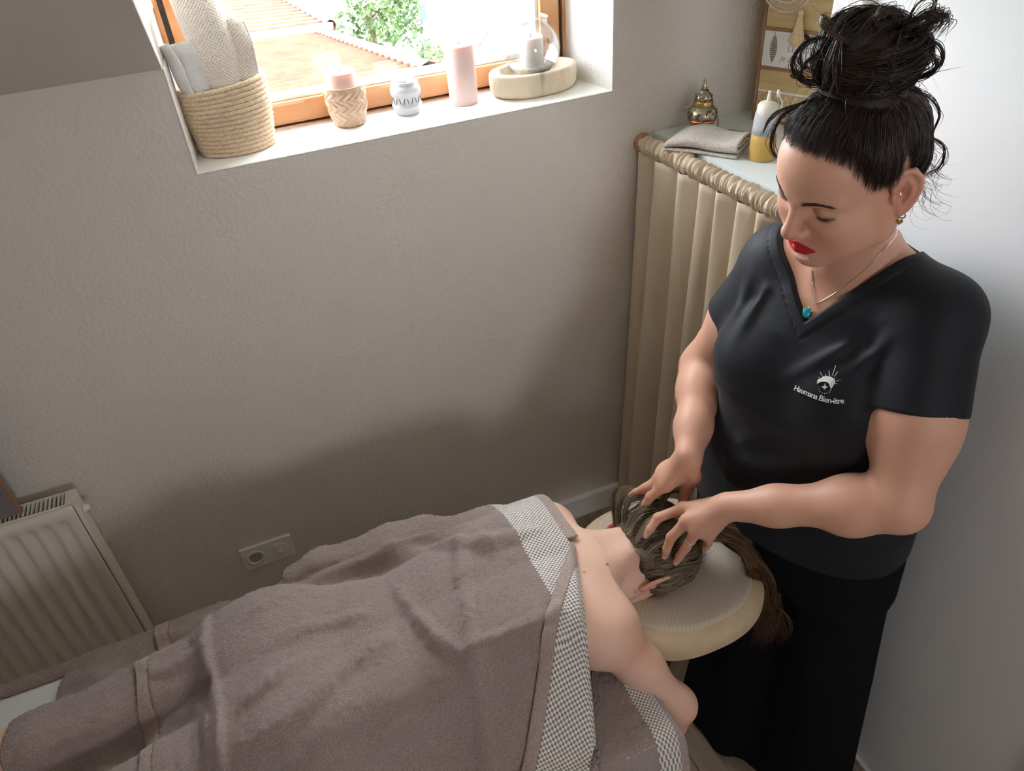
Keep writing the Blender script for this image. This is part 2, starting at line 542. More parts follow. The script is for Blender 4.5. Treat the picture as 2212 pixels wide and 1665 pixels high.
# white plastered reveal: sill slab and the two cheeks of the recess
bm = bmesh.new()
add_box(bm, (-.0465, .0, SILL - .004), (.9805, .345, SILL), .0015, 1)
prism_xy(bm, [(-.046, -.0005), (-.0435, -.0008), (-.0285, .2), (-.0285, .2), (-.031, .2)], SILL, KNEE)
prism_xy(bm, [(.9800, -.0005), (.9765, -.0008), (.9435, .2), (.946, .2)], SILL, KNEE + .05)
prism_yz(bm, [(.2, KNEE), (.2, 2.36), (-1.3, 2.345), (0, KNEE + .004)], -.10, -.0455)
prism_yz(bm, [(.2, KNEE), (.2, 2.36), (-1.3, 2.345), (0, KNEE + .004)], .9795, 1.03)
add_box(bm, (-.1, -1.32, 2.34), (1.03, .35, 2.40))
add_box(bm, (-.1, .19, 2.28), (1.03, .35, 2.36))
trim = tag(from_bm('trim_1', bm, m_wall_w), 'white plastered window recess with sill and side cheeks', kind='structure')

# --- sloped ceiling with the dormer opening, then the flat part
def slope_z(y): return KNEE - SL * y
bm = bmesh.new()
yk = -1.3; yf = -1.84; T = .08
prism_yz(bm, [(0, KNEE), (yk, slope_z(yk)), (yk, slope_z(yk) + T), (.1, KNEE + T)], XL - .1, -.0465)
prism_yz(bm, [(0, KNEE), (yk, slope_z(yk)), (yk, slope_z(yk) + T), (.1, KNEE + T)], .9805, 1.75)
prism_yz(bm, [(yk, slope_z(yk)), (yf, slope_z(yf)), (YR - .1, slope_z(yf)), (YR - .1, slope_z(yf) + T), (yf, slope_z(yf) + T), (yk, slope_z(yk) + T)], XL - .1, 1.75)
tag(from_bm('ceiling', bm, m_ceil), kind='structure')

# --- door wall (x = 1.13), the alcove behind it
bm = bmesh.new()
add_box(bm, (XR, -.600, -.05), (XR + .12, -.555, 2.62), .004, 2)
add_box(bm, (XR, YR - .1, -.05), (XR + .12, -1.487, 2.62))
add_box(bm, (XR, -1.487, 2.08), (XR + .12, -.60, 2.62))
add_box(bm, (1.62, -.6, -.05), (1.75, .05, 2.3))
add_box(bm, (XR + .1, -.60, -.05), (1.75, -.557, 2.5))
tag(from_bm('wall_right', bm, m_wall_w), kind='structure')
d1 = tag(thing('door_1', (1.15, -1.0, 0)), 'smooth white flush door behind the standing masseuse', kind='structure')
box('door_leaf', (XR + .006, -1.450, .008), (XR + .046, -.640, 2.035), m_door, d1, .002)
for a, b in (((XR - .012, -.640, 0), (XR + .05, -.600, 2.08)), ((XR - .012, -1.490, 0), (XR + .05, -1.450, 2.08)), ((XR - .012, -1.450, 2.035), (XR + .05, -.640, 2.08))):
    box('door_frame', a, b, m_white_paint, d1, .004)
box('threshold', (XR - .004, -1.450, 0.0), (XR + .05, -.640, .0075), mat('threshold_alu', (.72, .73, .74, 1), .4, metal=.3), d1, .002)
# --- left wall, rear wall with an unseen window added for fill light behind the camera
tag(box('wall_left', (XL - .1, YR, -.05), (XL, .0, 2.62), m_wall), kind='structure')
bm = bmesh.new()
wx0, wx1, wz0, wz1 = .10, .70, 1.55, 2.10
add_box(bm, (XL - .1, YR - .12, -.05), (wx0, YR, 2.62)); add_box(bm, (wx1, YR - .12, -.05), (1.25, YR, 2.62))
add_box(bm, (wx0, YR - .12, -.05), (wx1, YR, wz0)); add_box(bm, (wx0, YR - .12, wz1), (wx1, YR, 2.62))
tag(from_bm('wall_rear', bm, m_wall), kind='structure')
w2 = tag(thing('fill_window', (.40, YR - .06, wz0)), kind='structure')  # unseen window, added to let fill light in
for a, b in (((wx0, YR - .09, wz0), (wx0 + .06, YR - .03, wz1)), ((wx1 - .06, YR - .09, wz0), (wx1, YR - .03, wz1)),
             ((wx0, YR - .09, wz0), (wx1, YR - .03, wz0 + .06)), ((wx0, YR - .09, wz1 - .06), (wx1, YR - .03, wz1)), ((.385, YR - .09, wz0), (.415, YR - .03, wz1))):
    box('frame_bar', a, b, m_wood_frame, w2, .004)

# --- floor: laminate planks running towards the window
fl = tag(box('floor', (XL, YR, -.06), (1.7, .0, -.012), mat('screed', (.12, .11, .10, 1), .9)), kind='structure')
m_planks = [mat('oak_laminate_%s' % 'abc'[i], c, .45, spec=.35, stretch=(6, .7, 1), var=(5, c2, .35, .68), var2=(22, c3, .55, .8), bumps=[(40, .06, .001)])
            for i, (c, c2, c3) in enumerate([(srgb(150, 132, 112), srgb(132, 114, 96), srgb(112, 98, 84)), (srgb(158, 141, 122), srgb(136, 120, 102), srgb(120, 105, 90)), (srgb(142, 124, 105), srgb(156, 139, 120), srgb(110, 96, 82))])]
pw = .193; pl = 1.28
random.seed(5)
shared = {}
ix = 0; x = 1.7 - .001
while x > -1.2:
    y = -(random.random() * pl * .7 + .3) if ix != 4 else -.62
    y1 = 0.0
    while y1 > -2.4:
        y0 = max(y, -2.6)
        k = random.randrange(3)
        bm = bmesh.new(); add_box(bm, (-pw / 2 + .0008, y0 - y1 + .0012, -.012), (pw / 2 - .0008, 0, 0), .0012, 1)
        o = from_bm('plank', bm, m_planks[k], fl); o.location = (x - pw / 2, y1, 0)
        y1 = y0; y = y1 - pl
    x -= pw; ix += 1
# --- skirting board
bm = bmesh.new()
prism_yz(bm, [(0, 0), (-.013, 0), (-.013, .088), (-.007, .097), (0, .097)], XL, 1.06)
tag(from_bm('baseboard_back', bm, m_white_paint), kind='structure')

# ================================================================== WINDOW
w1 = tag(thing('window_1', (.46, .22, SILL)), 'pine framed window in the white recess', kind='structure')
zb, zt = 1.487, 2.28
def wb(n, lo, hi, m=m_wood_frame, bev=.004): return box(n, lo, hi, m, w1, bev)
wb('frame_bar', (-.031, .196, 1.486), (.946, .27, 1.4975))                  # fixed frame, bottom strip
wb('frame_bar', (-.031, .196, 1.4975), (-.020, .27, zt)); wb('frame_bar', (.935, .196, 1.4975), (.946, .27, zt))
wb('gasket', (-.020, .205, 1.4975), (.935, .255, 1.5035), m_gasket, .001)
wb('gasket', (-.020, .205, 1.5), (-.009, .255, zt), m_gasket, .001); wb('gasket', (.924, .205, 1.5), (.935, .255, zt), m_gasket, .001)
wb('sash_rail', (-.009, .19, 1.5035), (.924, .25, 1.556), bev=.008)
wb('sash_stile', (-.009, .19, 1.556), (.046, .25, zt), bev=.008); wb('sash_stile', (.870, .19, 1.556), (.924, .25, zt), bev=.008)
wb('glazing_bead', (.046, .205, 1.556), (.870, .245, 1.568), m_bead_sky, .002)
wb('glazing_bead', (.046, .205, 1.568), (.055, .245, zt), m_bead_sky, .002); wb('glazing_bead', (.861, .205, 1.568), (.870, .245, zt), m_bead_sky, .002)
wb('sash_rail', (-.009, .19, zt), (.924, .25, zt + .05), bev=.006)
box('pane', (.046, .222, 1.558), (.870, .226, zt), glass_mat('window_glass', (.98, .99, 1, 1), .03, .0), w1)
# ================================================================== THINGS ON THE WINDOW SILL
# ---- rope basket (stacked coils) with three rolled towels
m_rope = mat('cotton_rope', srgb(226, 204, 176), .9, bumps=[(260, .6, .003), (700, .3, .001)], var=(160, srgb(204, 180, 150), .4, .65))
BX, BY = .060, .118
bk = thing('rope_basket', (BX, BY, SILL), 'beige coiled rope basket on the left of the window sill', 'basket')
def coil_pts(z, k, tilt):
    a = np.linspace(0, 2 * np.pi, 49); f = .86 + .14 * min(1, k / 9)
    x = BX + .094 * f * np.cos(a); y = BY + .066 * (f * .9 + .1) * np.sin(a)
    return np.stack([x, y, z + tilt * (x - BX) + 0 * a], 1)
nb = 15
for k in range(nb):
    z = SILL + .0062 + k * .0101
    p = coil_pts(z, k, .10 * (k / nb) ** 2)
    # twisted, stitched rope: the radius pulses along its length
    r = .0058 + .0005 * np.sin(np.arange(49) * 2.6 + k)
    v, q = tube_arrays([p], [r], 8)
    from_pd('rope_coil', v, q, m_rope, bk, True)
lathe('basket_floor', [(.001, SILL + .003), (.074, SILL + .003), (.076, SILL + .007), (.001, SILL + .008)], m_rope, bk, n=32,
      mtx=Matrix.Translation((BX, BY, 0)) @ Matrix.Diagonal((1.0, .72, 1, 1)))

def towel_mat(name, c, c2, waf):
    m = bpy.data.materials.new(name); m.use_nodes = True; nt = m.node_tree; N = nt.nodes; L = nt.links; b = N['Principled BSDF']
    b.inputs['Roughness'].default_value = .95; b.inputs['Sheen Weight'].default_value = .4
    uv = N.new('ShaderNodeUVMap'); uv.uv_map = 'UVMap'; s = N.new('ShaderNodeSeparateXYZ'); L.new(uv.outputs[0], s.inputs[0])
    def sn(o, per, ph=0):
        a = N.new('ShaderNodeMath'); a.operation = 'MULTIPLY_ADD'; a.inputs[1].default_value = 2 * math.pi / per; a.inputs[2].default_value = ph; L.new(o, a.inputs[0])
        q = N.new('ShaderNodeMath'); q.operation = 'SINE'; L.new(a.outputs[0], q.inputs[0]); return q.outputs[0]
    mu = N.new('ShaderNodeMath'); mu.operation = 'MULTIPLY'; L.new(sn(s.outputs[0], waf), mu.inputs[0]); L.new(sn(s.outputs[1], waf), mu.inputs[1])
    tc = N.new('ShaderNodeTexCoord'); nz = N.new('ShaderNodeTexNoise'); nz.inputs['Scale'].default_value = 420; L.new(tc.outputs['Object'], nz.inputs[0])
    ad = N.new('ShaderNodeMath'); ad.operation = 'MULTIPLY_ADD'; ad.inputs[1].default_value = .35; L.new(mu.outputs[0], ad.inputs[0]); L.new(nz.outputs[0], ad.inputs[2])
    cr = N.new('ShaderNodeValToRGB'); cr.color_ramp.elements[0].position = .25; cr.color_ramp.elements[1].position = .6; cr.color_ramp.elements[0].color = c2; cr.color_ramp.elements[1].color = c
    L.new(ad.outputs[0], cr.inputs[0]); L.new(cr.outputs[0], b.inputs['Base Color'])
    bp = N.new('ShaderNodeBump'); bp.inputs['Strength'].default_value = .8; bp.inputs['Distance'].default_value = .003; L.new(ad.outputs[0], bp.inputs['Height']); L.new(bp.outputs[0], b.inputs['Normal'])
    return m
m_tw = towel_mat('white_terry', (.90, .89, .88, 1), (.82, .81, .80, 1), .004)
m_tw2 = towel_mat('cream_waffle', srgb(240, 232, 222), srgb(206, 192, 178), .0075)
def rolled(name, label, base, axis, length, radius, material, turns=3.2, squash=.8, seed=0, drape=.0):
    """a towel rolled into a spiral; base = bottom centre, axis = direction of the roll"""
    t = thing(name, tuple(base), label, 'towel', 'rolled towels in the rope basket')
    ax = np.asarray(axis, float); ax /= np.linalg.norm(ax); u = np.cross(ax, [0.2, 1, .1]); u /= np.linalg.norm(u); w = np.cross(ax, u)
    n, m = 140, 24; th = np.linspace(.4, 2 * np.pi * turns, n); rr = .006 + (radius - .006) * (th / th[-1]) ** .85
    s = np.linspace(0, 1, m); rs_ = np.random.RandomState(seed)
    P = np.zeros((n, m, 3)); ph = rs_.rand(4) * 6
    for j, sv in enumerate(s):
        slump = .004 * np.sin(4 * sv + ph[0]) + .0015 * np.sin(9 * sv + ph[1])
        bulge = 1 + .10 * np.sin(np.pi * sv) - .10 * (1 - sv) ** 3
        edge = .012 * np.sin(th * 1.0 + ph[2]) * (sv ** 3) + (th / th[-1] - 1) * .02 * sv
        P[:, j] = np.asarray(base) + ax * (sv * length) + (ax[None] * edge[:, None]) + u[None] * (rr * np.cos(th) * bulge + slump)[:, None] + w[None] * (rr * squash * np.sin(th) * bulge + .003 * np.sin(9 * sv + 2 * th + ph[3]))[:, None]
    arc = np.concatenate([[0], np.cumsum(np.hypot(np.diff(rr * np.cos(th)), np.diff(rr * np.sin(th))))])
    UV = np.stack([np.repeat(arc[:, None], m, 1), np.repeat(s[None] * length, n, 0)], -1)
    i = np.arange(n - 1)[:, None] * m; j = np.arange(m - 1)[None]
    q = np.stack([i + j, i + m + j, i + m + j + 1, i + j + 1], -1).reshape(-1, 4)
    o = from_pd('towel_cloth', P.reshape(-1, 3), q, material, t, True)
    uvl = o.data.uv_layers.new(name='UVMap'); vi = np.zeros(len(o.data.loops), np.int32); o.data.loops.foreach_get('vertex_index', vi); uvl.data.foreach_set('uv', UV.reshape(-1, 2)[vi].astype(np.float32).ravel())
    md = o.modifiers.new('thickness', 'SOLIDIFY'); md.thickness = .005; md.offset = 0
    # rolled hem along the free end
    tubes('hem_edge', [P[-1] * 1.0], [np.full(m, .0036)], material, t, 6)
    return t
rolled('rolled_towel', 'white fluffy towel rolled at the left of the rope basket', (.022, .104, 1.606), (-.17, -.03, 1), .134, .041, m_tw, 3.2, .9, 1)
rolled('rolled_towel', 'tall cream waffle towel roll standing in the middle of the basket', (.068, .100, 1.590), (-.08, .02, 1), .26, .046, m_tw2, 3.6, .85, 2)
rolled('rolled_towel', 'cream waffle towel roll at the right of the rope basket', (.107, .112, 1.606), (.05, .02, 1), .166, .038, m_tw2, 2.4, .85, 3)

# ---- ceramic cup with woven relief, lit candle inside
m_cup = mat('taupe_glazed_ceramic', srgb(196, 166, 140), .22, coat=.6, var=(8, srgb(188, 156, 130), .4, .7))
cp_ = thing('candle_cup', (.330, .137, SILL), 'taupe glazed ceramic cup with woven relief holding the lit candle', 'candle holder')
def weave(a, z, k):
    if k < 2 or k > 46: return 0
    s = (z - SILL)
    return .0034 * abs(math.sin(8 * a + 1.5 * math.sin(s * 210))) * min(1, (48 - k) / 5) - .001
pf = [(.002, SILL), (.033, SILL)] + [(.036 + .0105 * math.sin(min(1, t * 1.6) * math.pi / 2) + .002 * t, SILL + .003 + .086 * t) for t in np.linspace(0, 1, 46)] + [(.0495, SILL + .0935), (.0470, SILL + .0945), (.0445, SILL + .090), (.040, SILL + .02), (.002, SILL + .012)]
lathe('cup', pf, m_cup, cp_, (.330, .137, 0), n=108, wave=weave)
m_wax_p = mat('dusty_pink_wax', srgb(224, 200, 194), .5, sss=.4, sss_scale=.02)
m_wick = mat('burnt_wick', (.02, .018, .016, 1), .9)
cd = thing('pillar_candle', (.328, .137, SILL + .013), 'lit dusty pink candle inside the ceramic cup', 'candle', 'candles on the window sill')
zt_ = 1.6185
lathe('wax', [(.002, SILL + .013), (.034, SILL + .013), (.0350, SILL + .02), (.0352, zt_ - .003), (.0335, zt_), (.029, zt_ - .002), (.002, zt_ - .004)], m_wax_p, cd, (.328, .137, 0), n=40)
tubes('wick', [spline([(.328, .137, zt_ - .005), (.3275, .137, zt_ + .004), (.326, .137, zt_ + .0085)], 8)], [np.full(8, .0010)], m_wick, cd, 6)
m_flame = mat('candle_flame', (1, .6, .2, 1), .5, emit=((1.0, .70, .28, 1), 1.3))
lathe('flame', [(.0003, zt_ + .006), (.0022, zt_ + .009), (.0030, zt_ + .013), (.0024, zt_ + .019), (.0012, zt_ + .026), (.0002, zt_ + .031)], m_flame, cd, n=12, mtx=Matrix.Translation((.326, .137, 0)) @ Matrix.Shear('XY', 4, (-.0, 0)))

# ---- small pale grey lantern jar with a fretwork band and wire handle
m_jar = mat('pale_grey_enamel', srgb(208, 212, 218), .4)
jr = thing('tealight_lantern', (.477, .134, SILL), 'small pale grey metal tealight lantern with fretwork band and wire handle', 'lantern')
jp = [(.002, SILL), (.027, SILL), (.0295, SILL + .003), (.0345, SILL + .014), (.0370, SILL + .020), (.0370, SILL + .024), (.0352, SILL + .025), (.0352, SILL + .048), (.0372, SILL + .049), (.0372, SILL + .060), (.0335, SILL + .068), (.0300, SILL + .0705), (.0310, SILL + .0775), (.0290, SILL + .0785), (.0270, SILL + .076), (.0265, SILL + .060), (.002, SILL + .058)]
lathe('jar', jp, m_jar, jr, (.477, .134, 0), n=40)
m_fret = mat('fretwork_shadow', srgb(120, 112, 102), .7)
rs_ = np.random.RandomState(4)
fp = []
for k in range(22):                                  # leaf-shaped openings of the fretwork, in relief
    a = 2 * math.pi * k / 22; z0 = SILL + .0365; s = 1 if k % 2 else -1
    fp.append(np.array([(.477 + .0354 * math.cos(a + d), .134 + .0354 * math.sin(a + d), z0 + s * .0085 * e) for d, e in ((-.09, -1), (-.03, -.4), (.02, .3), (.08, 1))]))
tubes('fretwork', fp, [np.array([.0004, .0015, .0015, .0004])] * len(fp), m_fret, jr, 6)
a = np.linspace(0, np.pi, 20)
tubes('wire_handle', [np.stack([.477 + .034 * np.cos(a), .134 - .030 * np.sin(a) * .55, SILL + .0735 - .004 * np.sin(a)], 1)], [np.full(20, .0009)], mat('silver_wire', (.75, .75, .76, 1), .3, metal=1), jr, 6)
jc = thing('tealight', (.477, .134, SILL + .058), 'unlit tealight candle inside the small grey lantern', 'candle', 'candles on the window sill')
lathe('wax', [(.002, SILL + .0585), (.024, SILL + .0585), (.0245, SILL + .066), (.002, SILL + .066)], m_wax_p, jc, (.477, .134, 0), n=28)
tubes('wick', [np.array([(.477, .134, SILL + .065), (.4775, .134, SILL + .073)])], [np.full(2, .0008)], m_wick, jc, 6)

# ---- tall pink pillar candle
pcn = thing('pillar_candle', (.624, .130, SILL), 'tall unlit dusty pink pillar candle standing on the sill', 'candle', 'candles on the window sill')
lathe('wax', [(.002, SILL), (.0345, SILL), (.0362, SILL + .003), (.0362, SILL + .137), (.0345, SILL + .141), (.028, SILL + .139), (.002, SILL + .138)], m_wax_p, pcn, (.624, .130, 0), n=48)
tubes('wick', [np.array([(.624, .130, SILL + .138), (.6245, .130, SILL + .147)])], [np.full(2, .0009)], m_wick, pcn, 6)

# ---- hollowed wooden bowl with a glass globe and a white candle
m_drift = mat('bleached_wood', srgb(206, 192, 168), .7, stretch=(1, 1, .25), var=(22, srgb(128, 122, 114), .52, .70), var2=(9, srgb(226, 210, 184), .4, .7), bumps=[(80, .15, .002)])
wbw = thing('wooden_bowl', (.815, .122, SILL), 'pale bleached wooden log bowl under the glass globe', 'bowl')
mW = Matrix.Translation((.815, .122, SILL)) @ Matrix.Diagonal((1.0, .64, 1, 1))
lathe('bowl', [(.002, 0), (.100, 0), (.110, .004), (.1165, .014), (.1185, .035), (.1175, .054), (.1150, .058), (.0980, .0585), (.0955, .056), (.088, .040), (.07, .032), (.002, .030)], m_drift, wbw, n=56, mtx=mW, wave=lambda a, z, k: .003 * math.sin(2 * a + .6) + .0012 * math.sin(5 * a))
m_gl = glass_mat('clear_glass', (.94, .95, .96, 1), .05, .01)
gb = thing('glass_globe', (.812, .122, SILL + .031), 'clear glass globe vase standing in the wooden bowl', 'vase')
gz = SILL + .031; gr = .073
gp = [(.020, 0)] + [(gr * math.sin(t), gr * (1 - math.cos(t)) * .98) for t in np.linspace(.30, 2.50, 26)] + [(.0435, .139), (.0450, .143)]
lathe('globe', gp, m_gl, gb, (.812, .122, gz), n=56, close=False)
lathe('globe_inner', [(max(.001, r - .0022), z + .002) for r, z in gp], m_gl, gb, (.812, .122, gz), n=56, close=False)
sand = lathe('sand_fill', [(.001, .004)] + [(gr * math.sin(t) - .003, gr * (1 - math.cos(t)) * .98 + .002) for t in np.linspace(.35, .95, 8)] + [(.001, .034)], mat('pale_sand', srgb(226, 218, 202), .9, bumps=[(500, .5, .002)], var=(120, srgb(180, 172, 160), .4, .65)), gb, (.812, .122, gz), n=40)
wc = thing('pillar_candle', (.812, .122, gz + .034), 'white candle inside the glass globe', 'candle', 'candles on the window sill')
lathe('wax', [(.002, .034), (.0295, .034), (.0305, .037), (.0305, .098), (.028, .102), (.022, .099), (.002, .097)], mat('white_wax', (.86, .85, .80, 1), .5, sss=.5, sss_scale=.02), wc, (.812, .122, gz), n=36)
tubes('wick', [np.array([(.812, .122, gz + .096), (.8125, .122, gz + .106)])], [np.full(2, .0009)], m_wick, wc, 6)
# ================================================================== CURTAINED ALCOVE SHELF ON THE RIGHT
SZ = 1.365
m_lac = mat('white_lacquer_board', (.74, .80, .79, 1), .25, coat=.3)
sh = tag(thing('alcove_shelf', (1.35, -.28, SZ), 'white lacquered shelf board above the beige curtain', 'shelf'))
bm = bmesh.new(); prism_xy(bm, [(1.1035, -.001), (1.62, -.001), (1.62, -.555), (1.152, -.555)], SZ - .022, SZ); from_bm('shelf_board', bm, m_lac, sh)
box('shelf_bracket', (1.12, -.020, SZ - .06), (1.60, -.001, SZ - .022), m_lac, sh, .002)
# rod
R0, R1 = np.array([1.070, -.004, 1.343]), np.array([1.118, -.552, 1.343])
rd = thing('curtain_rod', tuple(R0), 'wooden curtain rod with round end by the wall', 'curtain rod')
m_rodw = mat('oak_rod', srgb(168, 128, 98), .45, stretch=(6, 1, 6), var=(10, srgb(140, 102, 76), .4, .7))
tubes('rod', [np.array([R0 + (0, -.012, 0), R1])], [np.full(2, .0125)], m_rodw, rd, 14)
lathe('end_socket', [(.004, 0), (.026, 0), (.0275, .004), (.0275, .012), (.024, .017), (.013, .018)], m_rodw, rd, n=28, mtx=Matrix.Translation((R0[0], -.0005, R0[2])) @ Matrix.Rotation(math.radians(90), 4, 'X'))
# curtain: gathered sleeve round the rod, then hanging folds
m_cur = mat('beige_cotton_curtain', srgb(212, 196, 174), .9, sheen=.2, bumps=[(700, .15, .0008), (20, .1, .004)], var=(3, srgb(204, 187, 164), .4, .65))
ct = thing('curtain', (1.09, -.28, 0), 'beige gathered cotton curtain hanging to the floor below the shelf', 'curtain')
rd_dir = (R1 - R0) / np.linalg.norm(R1 - R0); nrm = np.array([rd_dir[1], -rd_dir[0], 0]); Lr = np.linalg.norm(R1 - R0) - .012
n, m = 360, 60
s = np.linspace(0, 1, n); zz = np.concatenate([np.linspace(0, 1, m)])
P = np.zeros((n, m, 3)); rs_ = np.random.RandomState(2)
foldc = np.sort(np.concatenate([[.0, .17, .36, .50, .62, .75, .88, .99]]))
amp = np.interp(s, [0, .1, .3, 1], [.022, .030, .028, .026])
phase = np.interp(s, foldc, np.arange(len(foldc)) * 2 * np.pi)
for j, t in enumerate(zz):
    z = 1.325 - t * (1.325 - .006)
    a_ = amp * (.55 + .75 * t)
    d = -a_ * np.cos(phase + .35 * t * np.sin(7 * s)) + .005 * np.sin(phase * .5 + 3 * t) + .004 * np.sin(phase * 2 + 1.5 * np.sin(5 * t)) * (1 - t) ** 3
    out = d - .004 - .022 * t
    yy = .012 + s * Lr
    base = R0[None] + rd_dir[None] * (yy + .010 * np.sin(phase) * (.3 + t))[:, None]
    P[:, j] = base + nrm[None] * (-out)[:, None] * (-1 if nrm[0] > 0 else 1) * -1
    P[:, j, 2] = z
q_i = np.arange(n - 1)[:, None] * m; q_j = np.arange(m - 1)[None]
q = np.stack([q_i + q_j, q_i + m + q_j, q_i + m + q_j + 1, q_i + q_j + 1], -1).reshape(-1, 4)
if P[:, -1, 0].mean() > 1.12: P[:, :, 0] = 2 * (R0[0] + (R1[0] - R0[0]) * s)[:, None] - P[:, :, 0]
P[:, :, 1] = np.minimum(P[:, :, 1], -.004)
o = from_pd('hanging_cloth', P.reshape(-1, 3), q, m_cur, ct, True)
md = o.modifiers.new('thickness', 'SOLIDIFY'); md.thickness = .0025
# gathered casing: rings of crumpled cloth around the rod
n2, m2 = 760, 26
s = np.linspace(0, 1, n2); th = np.linspace(0, 2 * np.pi, m2)
nz1 = np.cumsum(rs_.normal(size=n2)); nz1 = np.interp(np.arange(n2), np.arange(0, n2, 9), nz1[::9])
ph = s * 2 * np.pi * 36 + 1.1 * np.sin(s * 60) + .2 * nz1
Pc = np.zeros((n2, m2, 3))
for j, a in enumerate(th):
    r = .0212 + .0046 * np.sin(ph + 1.6 * np.sin(a + s * 11) + .9 * a) * (.7 + .3 * np.sin(s * 57 + a)) + .0020 * np.sin(1.7 * ph + 2 * a + 2) + .0012 * np.sin(s * 230 + 3 * a)
    Pc[:, j] = R0[None] + rd_dir[None] * (.012 + s * Lr)[:, None] + nrm[None] * (r * np.cos(a))[:, None] + np.array([0, 0, 1.0])[None] * (r * np.sin(a))[:, None]
q_i = np.arange(n2 - 1)[:, None] * m2; q_j = np.arange(m2 - 1)[None]
q = np.stack([q_i + q_j, q_i + m2 + q_j, q_i + m2 + q_j + 1, q_i + q_j + 1], -1).reshape(-1, 4)
cs = from_pd('gathered_casing', Pc.reshape(-1, 3), q, m_cur, ct, True); cs['label'] = 'ruched rod pocket of the curtain'

# ---- incense burner: pierced metal urn with copper base, lid, feet and chain
m_brass = mat('aged_silver_brass', srgb(196, 188, 168), .28, metal=1.0, var=(60, srgb(120, 108, 84), .45, .65), bumps=[(140, .5, .002)])
m_gbr = mat('brass_rim', srgb(190, 160, 104), .3, metal=1.0); m_cop = mat('copper', srgb(220, 140, 108), .25, metal=1.0)
m_hole = mat('dark_piercing', (.02, .02, .018, 1), .8)
ib = thing('incense_burner', (1.205, -.072, SZ), 'small pierced silver and copper incense burner with chain on the shelf', 'incense burner')
IBM = Matrix.Translation((1.205, -.072, SZ))
lathe('copper_base', [(.001, .016), (.020, .017), (.030, .023), (.0365, .033), (.0378, .039), (.001, .040)], m_cop, ib, n=36, mtx=IBM)
lathe('urn', [(.001, .039), (.0378, .039), (.0385, .045), (.0375, .055), (.033, .064), (.026, .069), (.0245, .071), (.001, .071)], m_brass, ib, n=36, mtx=IBM)
lathe('rim', [(.001, .070), (.0250, .070), (.0258, .074), (.0250, .082), (.0240, .085), (.001, .085)], m_gbr, ib, n=36, mtx=IBM)
lathe('lid', [(.001, .085), (.0232, .085), (.0225, .094), (.018, .101), (.0125, .104), (.0128, .108), (.0085, .112), (.001, .113)], m_brass, ib, n=36, mtx=IBM)
lathe('finial', [(.001, .111), (.006, .112), (.0075, .116), (.0045, .120), (.0060, .124), (.0030, .128), (.0042, .132), (.0028, .136), (.0004, .139)], m_brass, ib, n=20, mtx=IBM)
for k in range(12):
    a = 2 * math.pi * k / 12 + .2
    for rr, z, s in ((.0372, .056, .0034), (.0212, .096, .0026)):
        bm = bmesh.new(); bmesh.ops.create_uvsphere(bm, u_segments=8, v_segments=6, radius=s, matrix=IBM @ Matrix.Translation((rr * math.cos(a + (z > .09) * .26), rr * math.sin(a + (z > .09) * .26), z)) @ Matrix.Diagonal((.5, .5, 1, 1)))
        from_bm('piercing', bm, m_hole, ib, True)
for k in range(3):
    a = 2 * math.pi * k / 3 + .6; c, s_ = math.cos(a), math.sin(a)
    tubes('foot', [spline([(1.205 + .024 * c, -.072 + .024 * s_, SZ + .022), (1.205 + .030 * c, -.072 + .030 * s_, SZ + .012), (1.205 + .027 * c, -.072 + .027 * s_, SZ + .002)], 9)], [np.linspace(.0045, .0026, 9)], m_gbr, ib, 8)
    h_ = np.array([1.205 + .040 * c, -.072 + .040 * s_, SZ + .062])
    tubes('chain_ear', [ring_pts for ring_pts in [np.stack([h_[0] + .006 * np.cos(np.linspace(0, 6.28, 14)) * c, h_[1] + .006 * np.cos(np.linspace(0, 6.28, 14)) * s_, h_[2] + .006 * np.sin(np.linspace(0, 6.28, 14))], 1)]], [np.full(14, .0016)], m_brass, ib, 6)
def chain_path(pts, name='chain'):
    p = spline(pts, 80); t = np.arange(80); r = .0011 + .0007 * np.abs(np.sin(t * 1.57))
    return tubes(name, [p], [r], m_brass, ib, 6)
chain_path([(1.238, -.088, SZ + .056), (1.242, -.092, SZ + .03), (1.245, -.095, SZ + .004), (1.275, -.105, SZ + .0025), (1.295, -.135, SZ + .0025), (1.285, -.165, SZ + .0025)])
chain_path([(1.185, -.104, SZ + .056), (1.183, -.108, SZ + .02), (1.190, -.125, SZ + .0025), (1.225, -.135, SZ + .0025), (1.262, -.150, SZ + .0025), (1.285, -.165, SZ + .0045)])
lathe('chain_ring', [(.004, 0), (.007, .001), (.007, .003), (.004, .004)], m_brass, ib, (1.290, -.160, SZ + .004), n=14)

# ---- folded grey towel lying over the front of the shelf
m_ft = mat('light_grey_towel', srgb(206, 197, 188), .95, sheen=.4, bumps=[(420, .7, .003), (120, .3, .004)], var=(300, srgb(178, 168, 160), .42, .62))
ft = thing('folded_towel', (1.125, -.20, SZ), 'light grey hand towel folded on the front of the shelf', 'towel')
fa = np.array([.56, -.83, 0]); fa /= np.linalg.norm(fa); fb = np.array([.83, .56, 0])      # length and width direction on the shelf
